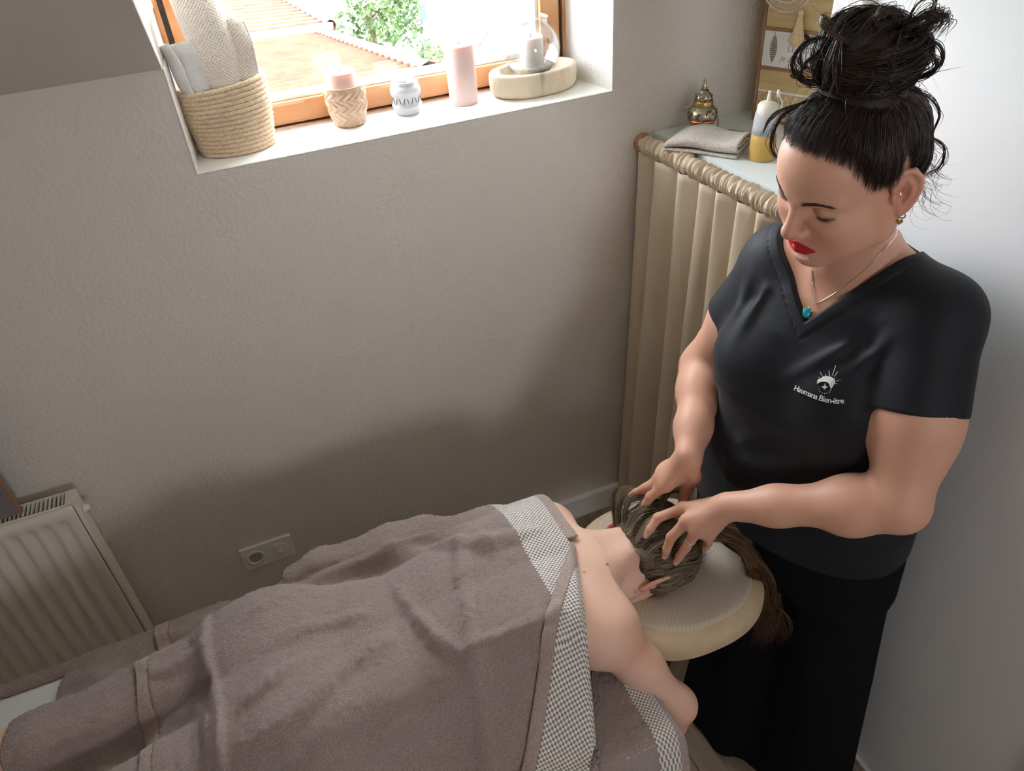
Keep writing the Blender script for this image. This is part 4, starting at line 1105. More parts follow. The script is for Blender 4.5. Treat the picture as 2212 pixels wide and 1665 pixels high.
# wrinkles: soft ridges along lines, in the plane of the cloth
XX, YY = np.meshgrid(GX, GY, indexing='ij')
def ridge(W, pts, r, amp):
    pts = np.asarray(pts)[:, :2]; c = spline(pts, 22); n = len(c); best = np.zeros_like(XX)
    env = np.sin(np.linspace(.1, .95, n) * np.pi) ** .5
    x0, x1 = c.min(0) - 3.5 * r, c.max(0) + 3.5 * r
    a, b = np.searchsorted(GX, [x0[0], x1[0]]); e, f_ = np.searchsorted(GY, [x0[1], x1[1]])
    sx, sy = XX[a:b, e:f_], YY[a:b, e:f_]; bb = best[a:b, e:f_]
    for i in range(n - 1):
        d = c[i + 1] - c[i]; L2 = d @ d + 1e-12; t = np.clip(((sx - c[i][0]) * d[0] + (sy - c[i][1]) * d[1]) / L2, 0, 1)
        d2 = (sx - c[i][0] - t * d[0]) ** 2 + (sy - c[i][1] - t * d[1]) ** 2
        np.maximum(bb, env[i] * np.exp(-d2 / r ** 2), out=bb)
    W += amp * best
W_ = np.zeros_like(HB)
for px, r, a in [
    ([(1170, 1150), (1040, 1185), (880, 1212), (690, 1262)], .020, .012), ([(860, 1285), (905, 1350), (985, 1425), (1075, 1392), (1205, 1335)], .018, .014),
    ([(960, 1100), (995, 1165), (1065, 1205)], .018, .010), ([(640, 1275), (760, 1235), (900, 1182), (1000, 1150)], .014, .007),
    ([(500, 1665), (640, 1560), (760, 1440), (860, 1375)], .022, .012), ([(690, 1665), (850, 1600), (990, 1500), (1100, 1440)], .024, .010),
    ([(560, 1420), (660, 1370), (800, 1330)], .020, .009), ([(540, 1340), (640, 1290), (760, 1270)], .016, .008), ([(520, 1540), (600, 1470), (700, 1420)], .018, .009),
    ([(900, 1500), (980, 1440), (1060, 1430)], .02, -.008), ([(760, 1300), (830, 1320), (880, 1380)], .02, -.008), ([(350, 1470), (410, 1440), (455, 1400)], .022, .010),
    ([(345, 1600), (400, 1560), (460, 1540)], .02, .007), ([(350, 1385), (410, 1375), (450, 1345)], .015, .006), ([(120, 1500), (220, 1470), (320, 1445)], .03, .010), ([(60, 1620), (180, 1570), (300, 1550)], .03, -.008)]:
    ridge(W_, [onH(p) for p in px], r, a * 1.7)
PXY = np.stack([XX.ravel(), YY.ravel(), 0 * XX.ravel()], 1)
W_ += (.0028 * smooth_noise(PXY, 38, 3) + .0016 * smooth_noise(PXY, 95, 4)).reshape(XX.shape)
HM2 = H0.copy()
for a_ in (-2, -1, 0, 1, 2):
    for b_ in (-2, -1, 0, 1, 2): HM2 = np.maximum(HM2, np.roll(np.roll(H0, a_, 0), b_, 1))
HT = np.maximum(HB + W_, blur(HM2, 1.2) + .004)

m_terry = mat('taupe_terry', srgb(198, 176, 168), .95, spec=.1, sheen=.5, var=(620, srgb(154, 132, 126), .40, .60), var2=(7, srgb(182, 160, 152), .5, .75), bumps=[(560, 1.0, .006), (190, .35, .005)])
m_hem = mat('taupe_hem', srgb(172, 155, 147), .9, spec=.1, sheen=.3, bumps=[(420, .5, .002), (90, .3, .003)], var=(260, srgb(152, 135, 127), .4, .65))
m_band = bpy.data.materials.new('woven_pearl_band'); m_band.use_nodes = True
nt = m_band.node_tree; N = nt.nodes; L = nt.links; bs = N['Principled BSDF']; bs.inputs['Roughness'].default_value = .75; bs.inputs['Sheen Weight'].default_value = .3
uvn = N.new('ShaderNodeUVMap'); uvn.uv_map = 'UVMap'; sx_ = N.new('ShaderNodeSeparateXYZ'); L.new(uvn.outputs[0], sx_.inputs[0])
def _sin(sock, per):
    a = N.new('ShaderNodeMath'); a.operation = 'MULTIPLY'; a.inputs[1].default_value = 2 * math.pi / per; L.new(sock, a.inputs[0])
    b = N.new('ShaderNodeMath'); b.operation = 'SINE'; L.new(a.outputs[0], b.inputs[0]); return b.outputs[0]
ml = N.new('ShaderNodeMath'); ml.operation = 'MULTIPLY'; L.new(_sin(sx_.outputs[0], .0092), ml.inputs[0]); L.new(_sin(sx_.outputs[1], .0080), ml.inputs[1])
cr_ = N.new('ShaderNodeValToRGB'); cr_.color_ramp.elements[0].position = .38; cr_.color_ramp.elements[0].color = srgb(140, 126, 120); cr_.color_ramp.elements[1].position = .58; cr_.color_ramp.elements[1].color = srgb(232, 229, 224)
ma = N.new('ShaderNodeMath'); ma.operation = 'MULTIPLY_ADD'; ma.inputs[1].default_value = .5; ma.inputs[2].default_value = .5; L.new(ml.outputs[0], ma.inputs[0])
L.new(ma.outputs[0], cr_.inputs[0]); L.new(cr_.outputs[0], bs.inputs['Base Color'])
bp = N.new('ShaderNodeBump'); bp.inputs['Strength'].default_value = .8; bp.inputs['Distance'].default_value = .002; L.new(ma.outputs[0], bp.inputs['Height']); L.new(bp.outputs[0], bs.inputs['Normal'])

def patch(name, P, UV, material, parent, thick=.004):
    """P (n,m,3) grid -> solid cloth strip"""
    if material is m_terry: P = P + np.random.RandomState(3).normal(size=P.shape) * (.0004, .0004, .0010)      # looped pile
    n, m = P.shape[:2]; i = np.arange(n - 1)[:, None] * m; j = np.arange(m - 1)[None]
    q = np.stack([i + j, i + m + j, i + m + j + 1, i + j + 1], -1).reshape(-1, 4)
    v0 = P.reshape(-1, 3); e1 = v0[q[:, 1]] - v0[q[:, 0]]; e2 = v0[q[:, 3]] - v0[q[:, 0]]
    if np.cross(e1, e2)[:, 2].sum() < 0: q = q[:, ::-1]
    o = from_pd(name, v0, q, material, parent, True)
    uvl = o.data.uv_layers.new(name='UVMap'); vi = np.zeros(len(o.data.loops), np.int32); o.data.loops.foreach_get('vertex_index', vi)
    uvl.data.foreach_set('uv', UV.reshape(-1, 2)[vi].astype(np.float32).ravel())
    md = o.modifiers.new('thickness', 'SOLIDIFY'); md.thickness = thick; md.offset = -1
    return o
def strip(name, xa, xb, ys_, zf, material, parent, step=.004, thick=.004, w0=0.0):
    """rows along y; x runs from xa(y) to xb(y)"""
    n = max(2, int(np.ceil(max((xb(y) - xa(y)) for y in ys_) / step)) + 1); t = np.linspace(0, 1, n)[:, None]
    A = np.array([xa(y) for y in ys_]); Bx = np.array([xb(y) for y in ys_]); X = A[None] * (1 - t) + Bx[None] * t; Y = np.repeat(np.asarray(ys_)[None], n, 0)
    return patch(name, np.stack([X, Y, zf(X, Y)], -1), np.stack([X, Y], -1), material, parent, thick)

AP = np.array([.452, -.815])
def crease(y): return AP[0] + .364 * (y - AP[1]) if y < AP[1] else 9.0
# --- torso towel
tw1 = thing('bath_towel', (.03, CY, .90), 'large taupe terry towel over the client\'s back, woven end folded back at the shoulders', 'towel', 'taupe towels on the massage table')
def zt(X, Y):
    up = .0085 + .0060 * sstep(-.245, -.262, X + .006 * np.sin(Y * 23)) + .0055 * np.exp(-((X + .262 + .006 * np.sin(Y * 23)) / .010) ** 2)
    edge = -.003 * sstep(-.385, -.402, X)
    fine = .0006 * smooth_noise(np.stack([X.ravel(), Y.ravel(), 0 * X.ravel()], 1), 900, 8).reshape(X.shape)
    return samp2(HT, X, Y) + up + edge + fine
yr = np.arange(-1.30, -.43, .004)
strip('terry_cloth', lambda y: -.378, lambda y: min(.350, crease(y)), yr, zt, m_terry, tw1, .004, .005)
strip('hem', lambda y: -.404 + .004 * math.sin(y * 40), lambda y: -.377, yr, lambda X, Y: zt(X, Y) - .001, m_hem, tw1, .005, .004)
yb_ = AP[1] - (AP[0] - .352) / .364
yr2 = np.arange(yb_ + .001, -.43, .004)
b_ = strip('woven_band', lambda y: .3495, lambda y: max(.3505, min(.4450, crease(y))), yr2, lambda X, Y: zt(X, Y) - .0008, m_band, tw1, .004, .004)
yr3 = np.arange(AP[1] + .01, -.43, .004)
strip('hem', lambda y: .4445, lambda y: .4690, yr3, lambda X, Y: zt(X, Y) - .0006, m_hem, tw1, .004, .004)
# folded-back flap: mirror image of the towel end about the crease
fe = np.array([-.643, -.766]); fn2 = np.array([.766, -.643])
def flap(name, w0, w1f, s0, s1, material, step=.004, lift=.0125):
    S_ = np.arange(s0, s1, .004); n = max(2, int(max(w1f(s) - w0 for s in S_) / step) + 2); t = np.linspace(0, 1, n)[:, None]
    Wd = w0 + t * (np.array([w1f(s) for s in S_]) - w0)[None]; Ss = np.repeat(S_[None], n, 0)
    X = AP[0] + Ss * fe[0] + Wd * fn2[0]; Y = AP[1] + Ss * fe[1] + Wd * fn2[1]
    dc = .364 * Ss - Wd        # distance (roughly) to the crease
    Z = zt(X, Y) + lift - .004 * sstep(.012, 0, Wd) - .012 * sstep(.006, -.002, dc) + .003 * np.exp(-((dc - .012) / .010) ** 2)
    o = patch(name, np.stack([X, Y, Z], -1), np.stack([Wd, Ss], -1), material, tw1, .005)
    return o
flap('hem', 0.0, lambda s: min(.024, .364 * s + .003), .004, .62, m_hem)
flap('woven_band', .0235, lambda s: min(.118, .364 * s + .003), .0235 / .364 + .001, .62, m_band, lift=.0118)
flap('terry_cloth', .1175, lambda s: .364 * s + .003, .1175 / .364 + .001, .62, m_terry, lift=.0135)
# --- leg towel
tw2 = thing('bath_towel', (-.5, CY, .86), 'taupe terry towel over the client\'s thighs, tucked under the larger towel', 'towel', 'taupe towels on the massage table')
def z2(X, Y): return samp2(HT, X, Y) + .0030 + .0006 * smooth_noise(np.stack([X.ravel(), Y.ravel(), 0 * X.ravel()], 1), 900, 9).reshape(X.shape)
strip('terry_cloth', lambda y: np.interp(y, [-1.3, -.80, -.70, -.60, -.43], [-.64, -.64, -.635, -.600, -.57]) + .004 * math.sin(y * 60), lambda y: -.30, np.arange(-1.30, -.43, .004), z2, m_terry, tw2, .004, .005)
# --- towel along the far edge at the feet
tw4 = thing('bath_towel', (-.75, -.50, TZ), 'taupe towel strip lying along the far edge of the table by the radiator', 'towel', 'taupe towels on the massage table')
def z4(X, Y): return TZ + .010 - .25 * np.maximum(Y + .500, 0) * 8 + .0012 * smooth_noise(np.stack([X.ravel(), Y.ravel(), 0 * X.ravel()], 1), 60, 5).reshape(X.shape) - .006 * sstep(-.520, -.532, Y)
strip('terry_cloth', lambda y: -1.20, lambda y: -.57, np.arange(-.532, -.455, .004), z4, m_terry, tw4, .006, .005)
# --- towel across the head end, under the arm
tw3 = thing('bath_towel', (.45, -1.05, TZ), 'taupe towel with pearl woven border across the head end, under the arm', 'towel', 'taupe towels on the massage table')
HE = blur(np.maximum(TB, 0), 3.0) + .0015 * smooth_noise(PXY, 60, 6).reshape(XX.shape) + .004 * smooth_noise(PXY, 26, 7).reshape(XX.shape) * sstep(-1.08, -1.16, YY)
def z3(X, Y): return samp2(HE, X, Y) + .006 - 1.2 * np.maximum(X - .492, 0) ** 1.3 * 2
yr = np.concatenate([np.arange(-1.165, -.955, .004)]); yr = np.concatenate([np.linspace(-1.225, -1.166, 40), yr])
la = lambda y: np.interp(y, [-1.25, -1.08, -1.04, -.95], [.25, .340, .374, .420])
bulge = lambda y: .030 * sstep(-1.02, -1.16, y) * 0
strip('terry_cloth', la, lambda y: .447, yr, z3, m_terry, tw3, .004, .005)
strip('woven_band', lambda y: .4465, lambda y: .4955, yr, lambda X, Y: z3(X, Y) - .0008, m_band, tw3, .004, .004)
strip('hem', lambda y: .495, lambda y: .5155, yr, lambda X, Y: z3(X, Y) - .0006, m_hem, tw3, .004, .004)
# ================================================================== STANDING MASSEUSE
HS = 1.06
HM = np.array([[-0.9361, 0.0769, -0.3432], [-0.0461, -0.9942, -0.097], [-0.3486, -0.075, 0.9343]])   # columns: face forward, her left, up
HC = np.array([.872, -.931, 1.617])
def hw(f, l, u): return HC + HS * (HM @ np.array([f, l, u]))
def hloc(Pw): return ((Pw - HC) @ HM) / HS
TF = np.array([-.938, -.346, 0.0]); TL = np.array([.346, -.938, 0.0]); TO = np.array([.97, -.867, 0.0])
def tw(f, l, z): return TO + TF * f + TL * l + np.array([0, 0, z])

# joints -------------------------------------------------------------
SR = np.array([.940, -.748, 1.362]); ER = np.array([.856, -.648, 1.088]); WR = uz((1487, 985), 1.040)
SLf = np.array([1.018, -1.028, 1.372]); EL = np.array([.918, -1.143, 1.092]); WL = uz((1573, 1094), 1.008)
def J(*a): return [uz((x, y), z) for x, y, z in a]
LH = dict(index=J((1476, 1098, .948), (1421, 1118, .922), (1405, 1142, .905), (1395, 1156, .889)),
          middle=J((1484, 1126, .957), (1450, 1160, .912), (1440, 1186, .880), (1436, 1202, .856)),
          ring=J((1505, 1146, .950), (1481, 1183, .900), (1468, 1201, .872), (1460, 1214, .850)),
          little=J((1530, 1155, .935), (1530, 1172, .892), (1526, 1180, .874), (1523, 1185, .860)),
          thumb=J((1540, 1090, .975), (1505, 1092, .925), (1478, 1104, .905), (1462, 1116, .892)))
RH = dict(index=J((1437, 1048, .972), (1405, 1072, .935), (1395, 1089, .912), (1390, 1102, .893)),
          middle=J((1426, 1040, .962), (1391, 1056, .925), (1374, 1064, .906), (1363, 1070, .892)),
          ring=J((1424, 1034, .945), (1396, 1052, .905), (1381, 1063, .890), (1372, 1070, .878)),
          little=J((1430, 1030, .925), (1408, 1052, .890), (1396, 1062, .876), (1388, 1070, .866)),
          thumb=J((1500, 1030, .990), (1482, 1058, .945), (1477, 1074, .925), (1474, 1088, .905)))
FR = dict(index=(.0112, .0098, .0085, .0072), middle=(.0115, .0100, .0086, .0074), ring=(.0110, .0094, .0082, .0070),
          little=(.0095, .0082, .0072, .0062), thumb=(.0125, .0112, .0102, .0083))

def sdf_hand(B, W, H, elbow):
    ax = W - elbow; ax /= np.linalg.norm(ax)
    for k in ('index', 'middle', 'ring', 'little'):
        m = H[k][0]
        B.cone(W * .75 + m * .25, m, .0170, .0128, .014)                # metacarpals
        B.chain(H[k], FR[k], .004)
        B.ell(m, FR[k][0] * 1.06, .012)
    th = H['thumb']
    B.cone(W * .7 + th[0] * .3, th[0], .017, .0135, .018)
    B.chain(th, FR['thumb'], .008)
    cen = (H['index'][0] + H['little'][0] + W) / 3
    B.ell(cen, (.030, .030, .016), .02)

TST = np.array([  # z, centre f, half depth, half width, centre l
    [.40, .0, .13, .20, .01], [.78, .002, .132, .205, .01], [.90, .006, .130, .203, .01], [1.00, .014, .120, .180, .01], [1.08, .020, .112, .160, .01],
    [1.16, .020, .112, .160, .01], [1.24, .015, .113, .166, .0], [1.31, .005, .108, .165, 0], [1.37, -.010, .088, .150, 0], [1.41, -.020, .066, .110, 0], [1.46, -.01, .05, .05, 0]])
def torso_fn(off=0.0, z0=.4, z1=1.46, sq=2.3):
    def fn(X, Y, Z):
        f = (X - TO[0]) * TF[0] + (Y - TO[1]) * TF[1]; l = (X - TO[0]) * TL[0] + (Y - TO[1]) * TL[1]
        c, a, b, cl = (np.interp(Z, TST[:, 0], TST[:, i]) for i in (1, 2, 3, 4))
        a = a + off; b = b + off
        r = (np.abs((f - c) / a) ** sq + np.abs((l - cl) / b) ** sq) ** (1 / sq)
        d = (r - 1) * np.minimum(a, b) * .9
        d = np.maximum(d, Z - (z1 + off)); d = np.maximum(d, (z0 - off) - Z)
        return d
    return fn
def sdf_torso(B, off=0.0, k=.03, z0=.86):
    B.apply(torso_fn(off, z0), tw(0, 0, 0) + (-.34, -.34, z0), tw(0, 0, 0) + (.34, .34, 1.48), 0, 'u')
    for s in (1, -1): B.ell(tw(.088, s * .078, 1.205), np.array([.074, .086, .082]) + off, .05, M=np.stack([TF, TL, [0, 0, 1]], 1))
    for S_, s in ((SR, -1), (SLf, 1)):
        B.cone(tw(-.02, s * .04, 1.435), S_ + (0, 0, .012), .040 + off, .050 + off, .05)
        B.ell(S_, .060 + off, .04)

NK0 = tw(-.020, .0, 1.40); NK1 = hw(-.012, 0, -.045)
xs = axis_grid([(.58, .0025), (.75, .0020), (.90, .0032), (1.14)]); ys = axis_grid([(-1.26, .0036), (-1.05, .0021), (-.86, .0030), (-.60)])
zs = axis_grid([(-.005, .006), (.12, .012), (.82, .0025), (1.04, .0050), (1.44, .0021), (1.80)])
B = Field(xs, ys, zs)
sdf_torso(B, 0.0, z0=.70)
# legs and feet (inside the trousers)
HIPR, HIPL = tw(.0, -.085, .84), tw(.0, .11, .84)
FTR, FTL = np.array([.905, -.815, .055]), np.array([.985, -1.075, .055])
KNR, KNL = (HIPR + FTR) / 2 + np.array([0.0, 0, 0]), (HIPL + FTL) / 2
for h, kn, ft in ((HIPR, KNR, FTR), (HIPL, KNL, FTL)):
    B.chain([h, kn, ft + (0, 0, .03)], [.078, .050, .034], .04)
    fd = np.array([-.93, .30, 0]) if ft is FTR else np.array([-.93, -.2, 0])
    sd = np.array([fd[1], -fd[0], 0])
    B.cone(ft + (0, 0, -.01), ft + fd * .10 + (0, 0, -.030), .036, .026, .03)
    B.ell(ft - fd * .03 + (0, 0, -.02), .032, .03)
    for q in range(5):
        s0 = ft + fd * (.10 - .004 * q) + sd * (.018 - .011 * q) * (1 if ft is FTR else -1)
        s0[2] = .018
        B.cone(s0, s0 + fd * (.036 - .004 * abs(q)) + np.array([0, 0, -.004]), .0125 - .001 * q, .0105 - .0008 * q, .006)
# arms
def arm(S_, E_, W_, k=.03):
    d = E_ - S_
    B.chain([S_, S_ + d * .5, E_], [.062, .060, .047], k)
    g = W_ - E_
    B.chain([E_, E_ + g * .28, E_ + g * .7, W_], [.045, .0445, .034, .0275], k)
arm(SR, ER, WR); arm(SLf, EL, WL)
dE = EL - SLf
B.ell(SLf + dE * .60 + np.array([.008, -.004, 0]), (.062, .062, .10), .04)
B.ell(EL + (WL - EL) * .25 + np.array([0, 0, -.006]), .047, .03)
sdf_hand(B, WR, RH, ER); sdf_hand(B, WL, LH, EL)
# neck
B.cone(NK0, NK1, .058, .053, .035)
B.cone(NK0 + TF * .025, hw(.02, 0, -.06), .045, .036, .03)
for s in (1, -1): B.cone(hw(-.012, s * .050, -.035), tw(.045, s * .018, 1.400), .017, .011, .02)
sdf_head(B, HS, HM, HC)
Vb, Qb = B.mesh(smooth=1, project=2)

# skin colour: lips, cheeks, knuckles and nails have their own tint
SKIN = np.array(srgb(206, 158, 134)[:3]); REDDER = np.array(srgb(196, 124, 104)[:3])
LID = np.array(srgb(208, 176, 146)[:3]); STUB = np.array(srgb(74, 54, 44)[:3]); LIP = np.array(srgb(186, 22, 38)[:3]); NAIL = np.array(srgb(232, 190, 178)[:3])
cb = np.tile(SKIN, (len(Vb), 1))
h = hloc(Vb)
inh = (np.abs(h) < .2).all(1)
for s in (1, -1):
    blend(cb, REDDER, .55 * gauss(h, (.07, s * .042, -.032), (.04, .024, .022)))
    blend(cb, REDDER, .7 * gauss(h, (-.012, s * .085, .0), (.03, .014, .04)))
blend(cb, REDDER, .5 * gauss(h, (.112, 0, -.024), (.012, .014, .014)))
for s in (1, -1): blend(cb, LID, .6 * gauss(h, (.086, s * .0345, .0135), (.02, .015, .0065)))
lip = np.zeros(len(Vb), bool); hl = np.abs(h[:, 1])
zc = -.0575 - .0005
top = -.0462 - .0098 * np.clip(hl / .0300, 0, 1) ** 1.3 + .0012 * np.exp(-(hl / .003) ** 2) * -1
bot = -.0712 + .0125 * np.clip(hl / .0300, 0, 1) ** 1.8
wl = sstep(.0016, -.0002, np.maximum(h[:, 2] - top, bot - h[:, 2])) * (h[:, 0] > .075) * sstep(.0310, .0290, hl)
blend(cb, LIP, wl)
for H in (LH, RH):
    for k, p in H.items():
        for q in (0, 1):
            blend(cb, REDDER, .45 * np.exp(-((Vb - p[q]) ** 2).sum(1) / .013 ** 2))
        d = p[3] - p[2]; d /= np.linalg.norm(d)
        up = np.array([-.35, -.35, .87]); up -= d * (up @ d); up /= np.linalg.norm(up); sd = np.cross(d, up)
        rel = Vb - (p[3] - d * .0015)
        n_ = np.stack([rel @ d / .0078, rel @ sd / .0056, (rel @ up - FR[k][3]) / .0045], 1)
        blend(cb, NAIL, sstep(1.15, .9, np.sqrt((n_ ** 2).sum(1))))
def hl_u(phi):
    """height of the hairline around her head, phi = angle from the face"""
    return np.interp(np.abs(phi), np.radians([0, 25, 42, 52, 60, 68, 78, 86, 94, 104, 116, 130, 180]),
                     [.100, .096, .083, .060, .040, .026, .014, .020, .046, .052, .010, -.052, -.062])
_phi = np.arctan2(h[:, 1], h[:, 0] + .01)
blend(cb, STUB, inh * .9 * sstep(-.003, .013, h[:, 2] - hl_u(_phi)) * (np.linalg.norm(h - (0, 0, .03), axis=1) < .13) * (np.abs(h[:, 1]) < .0765))
m_skin = mat('skin_light_tan', rough=.48, spec=.4, attr='Col', sss=.25, sss_scale=.006, bumps=[(700, .05, .0006), (150, .05, .001)])
pw_ = thing('person', (.95, -.93, 0), 'woman in a black T-shirt with a dark high bun, massaging the head', 'person')
body = from_pd('body', Vb, Qb, m_skin, pw_, True); set_color(body, cb)
# ------------------------------------------------------------------ T-shirt
def fold_field(P0, P1, P2, r, amp):
    """soft ridge along a quadratic curve: returns function adding -amp near it"""
    c = np.array([(1 - t) ** 2 * P0 + 2 * t * (1 - t) * P1 + t * t * P2 for t in np.linspace(0, 1, 9)])
    env = np.sin(np.linspace(.12, 1, 9) * np.pi) ** .6
    lo, hi = c.min(0) - 3 * r, c.max(0) + 3 * r
    def fn(X, Y, Z):
        best = 0
        for i in range(8):
            a, b = c[i], c[i + 1]; ba = b - a; L2 = ba @ ba + 1e-12
            x, y, z = X - a[0], Y - a[1], Z - a[2]
            t = np.clip((x * ba[0] + y * ba[1] + z * ba[2]) / L2, 0, 1)
            d2 = (x - t * ba[0]) ** 2 + (y - t * ba[1]) ** 2 + (z - t * ba[2]) ** 2
            e = (env[i] * (1 - t) + env[i + 1] * t) * np.exp(-d2 / r ** 2)
            best = np.maximum(best, e)
        return -amp * best
    return fn, lo, hi

xs = axis_grid([(.72, .0032), 1.135]); ys = axis_grid([(-1.20, .0032), -.64]); zs = axis_grid([(.82, .0045), (1.10, .0032), 1.50])
T = Field(xs, ys, zs)
sdf_torso(T, .010, z0=.84)
# loose lower body of the shirt
T.apply(torso_fn(.018, .84, 1.12), tw(0, 0, 0) + (-.34, -.34, .82), tw(0, 0, 0) + (.34, .34, 1.16), .05, 'u')
# sleeves are shaped on their own, then merged with the torso of the shirt
Ts = Field(xs, ys, zs)
def sleeve(S_, E_, r0, r1, frac, h0, h1):
    d = E_ - S_; L_ = np.linalg.norm(d); n = d / L_; e = S_ + d * frac
    Ts.cone(S_ + np.array([0, 0, .004]), S_ + d * (frac + .25), r0, r1, .0)
    def cut(X, Y, Z): return -((X - e[0]) * n[0] + (Y - e[1]) * n[1] + (Z - e[2]) * n[2])
    Ts.apply(cut, e - .16, e + .16, .005, 's', m=0)
    Ts.cone(S_ + d * (frac - .10), S_ + d * (frac + .3), h0, h1, .003, 's')
sleeve(SLf, EL, .073, .083, .48, .0690, .0760); sleeve(SR, ER, .071, .073, .52, .0630, .0655)
T.F = smin(T.F, Ts.F, .02)
# folds pulled from the shoulders and armpits towards the chest, and under the bust
def fold(pts, r, amp):
    fn, lo, hi = fold_field(*[tw(*q) for q in pts], r, amp * 1.7); T.apply(fn, lo, hi, 0, '+', m=0)
for pts, r, a in [
    (((.085, .135, 1.36), (.145, .10, 1.27), (.15, .0, 1.17)), .011, .007), (((.07, .150, 1.34), (.13, .125, 1.25), (.14, .05, 1.12)), .010, .007),
    (((.06, .165, 1.32), (.11, .15, 1.24), (.12, .10, 1.14)), .010, .006), (((.09, .11, 1.385), (.14, .06, 1.30), (.15, -.02, 1.22)), .010, .005),
    (((.10, -.02, 1.26), (.16, -.04, 1.20), (.14, -.05, 1.08)), .013, .006), (((.09, -.10, 1.36), (.14, -.12, 1.28), (.15, -.09, 1.18)), .012, .006),
    (((.06, -.14, 1.36), (.12, -.15, 1.28), (.12, -.13, 1.18)), .012, .005), (((.05, .19, 1.36), (.03, .20, 1.29), (.0, .215, 1.22)), .012, .006),
    (((.12, .02, 1.13), (.16, -.02, 1.09), (.17, -.08, 1.06)), .018, .007), (((.14, .05, 1.06), (.17, -.02, 1.02), (.16, -.10, .99)), .022, .008),
    (((.14, .08, 1.00), (.18, 0, .965), (.16, -.10, .95)), .022, .008), (((.06, .16, 1.20), (.10, .14, 1.12), (.13, .09, 1.02)), .012, .006)]:
    fold(pts, r, a)
# V neck: wedge cut through the front, round cut at the back of the neck
def _lz(px):
    p = hit(T, px); return np.array([(p - TO) @ TL, p[2]])
VB = _lz((1738, 697)); vr = _lz((1905, 585)) - VB; vl = _lz((1703, 585)) - VB      # bottom and the two edges of the V
def vdist(l, z):
    """signed distance (in the l,z plane) to the V opening, negative inside"""
    a = np.array(VB)
    nr = np.array([vr[1], -vr[0]]) / np.linalg.norm(vr); nl = np.array([-vl[1], vl[0]]) / np.linalg.norm(vl)
    return np.maximum((l - a[0]) * nr[0] + (z - a[1]) * nr[1], (l - a[0]) * nl[0] + (z - a[1]) * nl[1])
def vneck(X, Y, Z):
    f = (X - TO[0]) * TF[0] + (Y - TO[1]) * TF[1]; l = (X - TO[0]) * TL[0] + (Y - TO[1]) * TL[1]
    d = vdist(l, Z + 0 * l)
    return np.maximum(d, -.02 - f)
def neckhole(X, Y, Z):
    f = (X - TO[0]) * TF[0] + (Y - TO[1]) * TF[1]; l = (X - TO[0]) * TL[0] + (Y - TO[1]) * TL[1]
    return np.maximum(np.sqrt(((f + .02) / .085) ** 2 + ((l - .008) / .098) ** 2) * .085 - .085, 1.425 - .25 * f - Z)
# raised neckband along the opening
def band(X, Y, Z):
    f = (X - TO[0]) * TF[0] + (Y - TO[1]) * TF[1]; l = (X - TO[0]) * TL[0] + (Y - TO[1]) * TL[1]
    d = vdist(l, Z + 0 * l)
    w_ = sstep(.019, .0165, d) * sstep(-.02, .02, f)
    st = np.exp(-((d - .0185) / .0018) ** 2) * sstep(-.02, .02, f)
    return -.0028 * w_ + .0022 * st
T.apply(band, tw(0, 0, 0) + (-.25, -.25, 1.2), tw(0, 0, 0) + (.25, .25, 1.5), 0, '+', m=0)
T.apply(vneck, tw(0, 0, 0) + (-.25, -.25, 1.2), tw(0, 0, 0) + (.25, .25, 1.5), .002, 's')
T.apply(neckhole, tw(0, 0, 0) + (-.25, -.25, 1.38), tw(0, 0, 0) + (.25, .25, 1.5), .004, 's')
Vs, Qs = T.mesh(smooth=2, project=1)
m_shirt = mat('black_cotton_jersey', (.0075, .0092, .0130, 1), .66, spec=.34, sheen=.06, bumps=[(900, .12, .0008), (60, .15, .002)])
shirt = from_pd('t_shirt', Vs, Qs, m_shirt, pw_, True)
shirt['label'] = 'black V-neck T-shirt with white moon logo'

# ------------------------------------------------------------------ embroidered logo on the chest
m_thread = mat('white_thread', (.74, .73, .70, 1), .7, bumps=[(1500, .4, .0006)])
lc = hit(T, (1785, 838))
def shirt_point(px): 
    p = hit(T, px)
    return lc if p is None else p
ex = shirt_point((1825, 866)) - shirt_point((1720, 836)); ez = shirt_point((1786, 800)) - shirt_point((1780, 865))
ex /= np.linalg.norm(ex); ez -= ex * (ez @ ex); ez /= np.linalg.norm(ez); en = np.cross(ex, ez)
if en @ (CAMP - lc) < 0: en = -en
logo = thing('logo', tuple(lc)); logo.parent = None
def lp(px): return shirt_point(px) + en * .0012
def strokes(name, lines, r, parent): return tubes(name, [np.array([lp(q) for q in ln]) for ln in lines], [np.full(len(ln), r) for ln in lines], m_thread, parent, 5)
bpy.data.objects.remove(logo, do_unlink=True)
# sun rays
strokes('logo_rays', [[(1777, 812), (1772, 803)], [(1792, 812), (1791, 797)], [(1798, 812), (1806, 789)], [(1803, 813), (1810, 803)], [(1806, 824), (1817, 819)], [(1804, 828), (1809, 829)], [(1784, 812), (1783, 808)], [(1772, 817), (1769, 814)], [(1804, 819), (1807, 816)]], .00055, shirt)
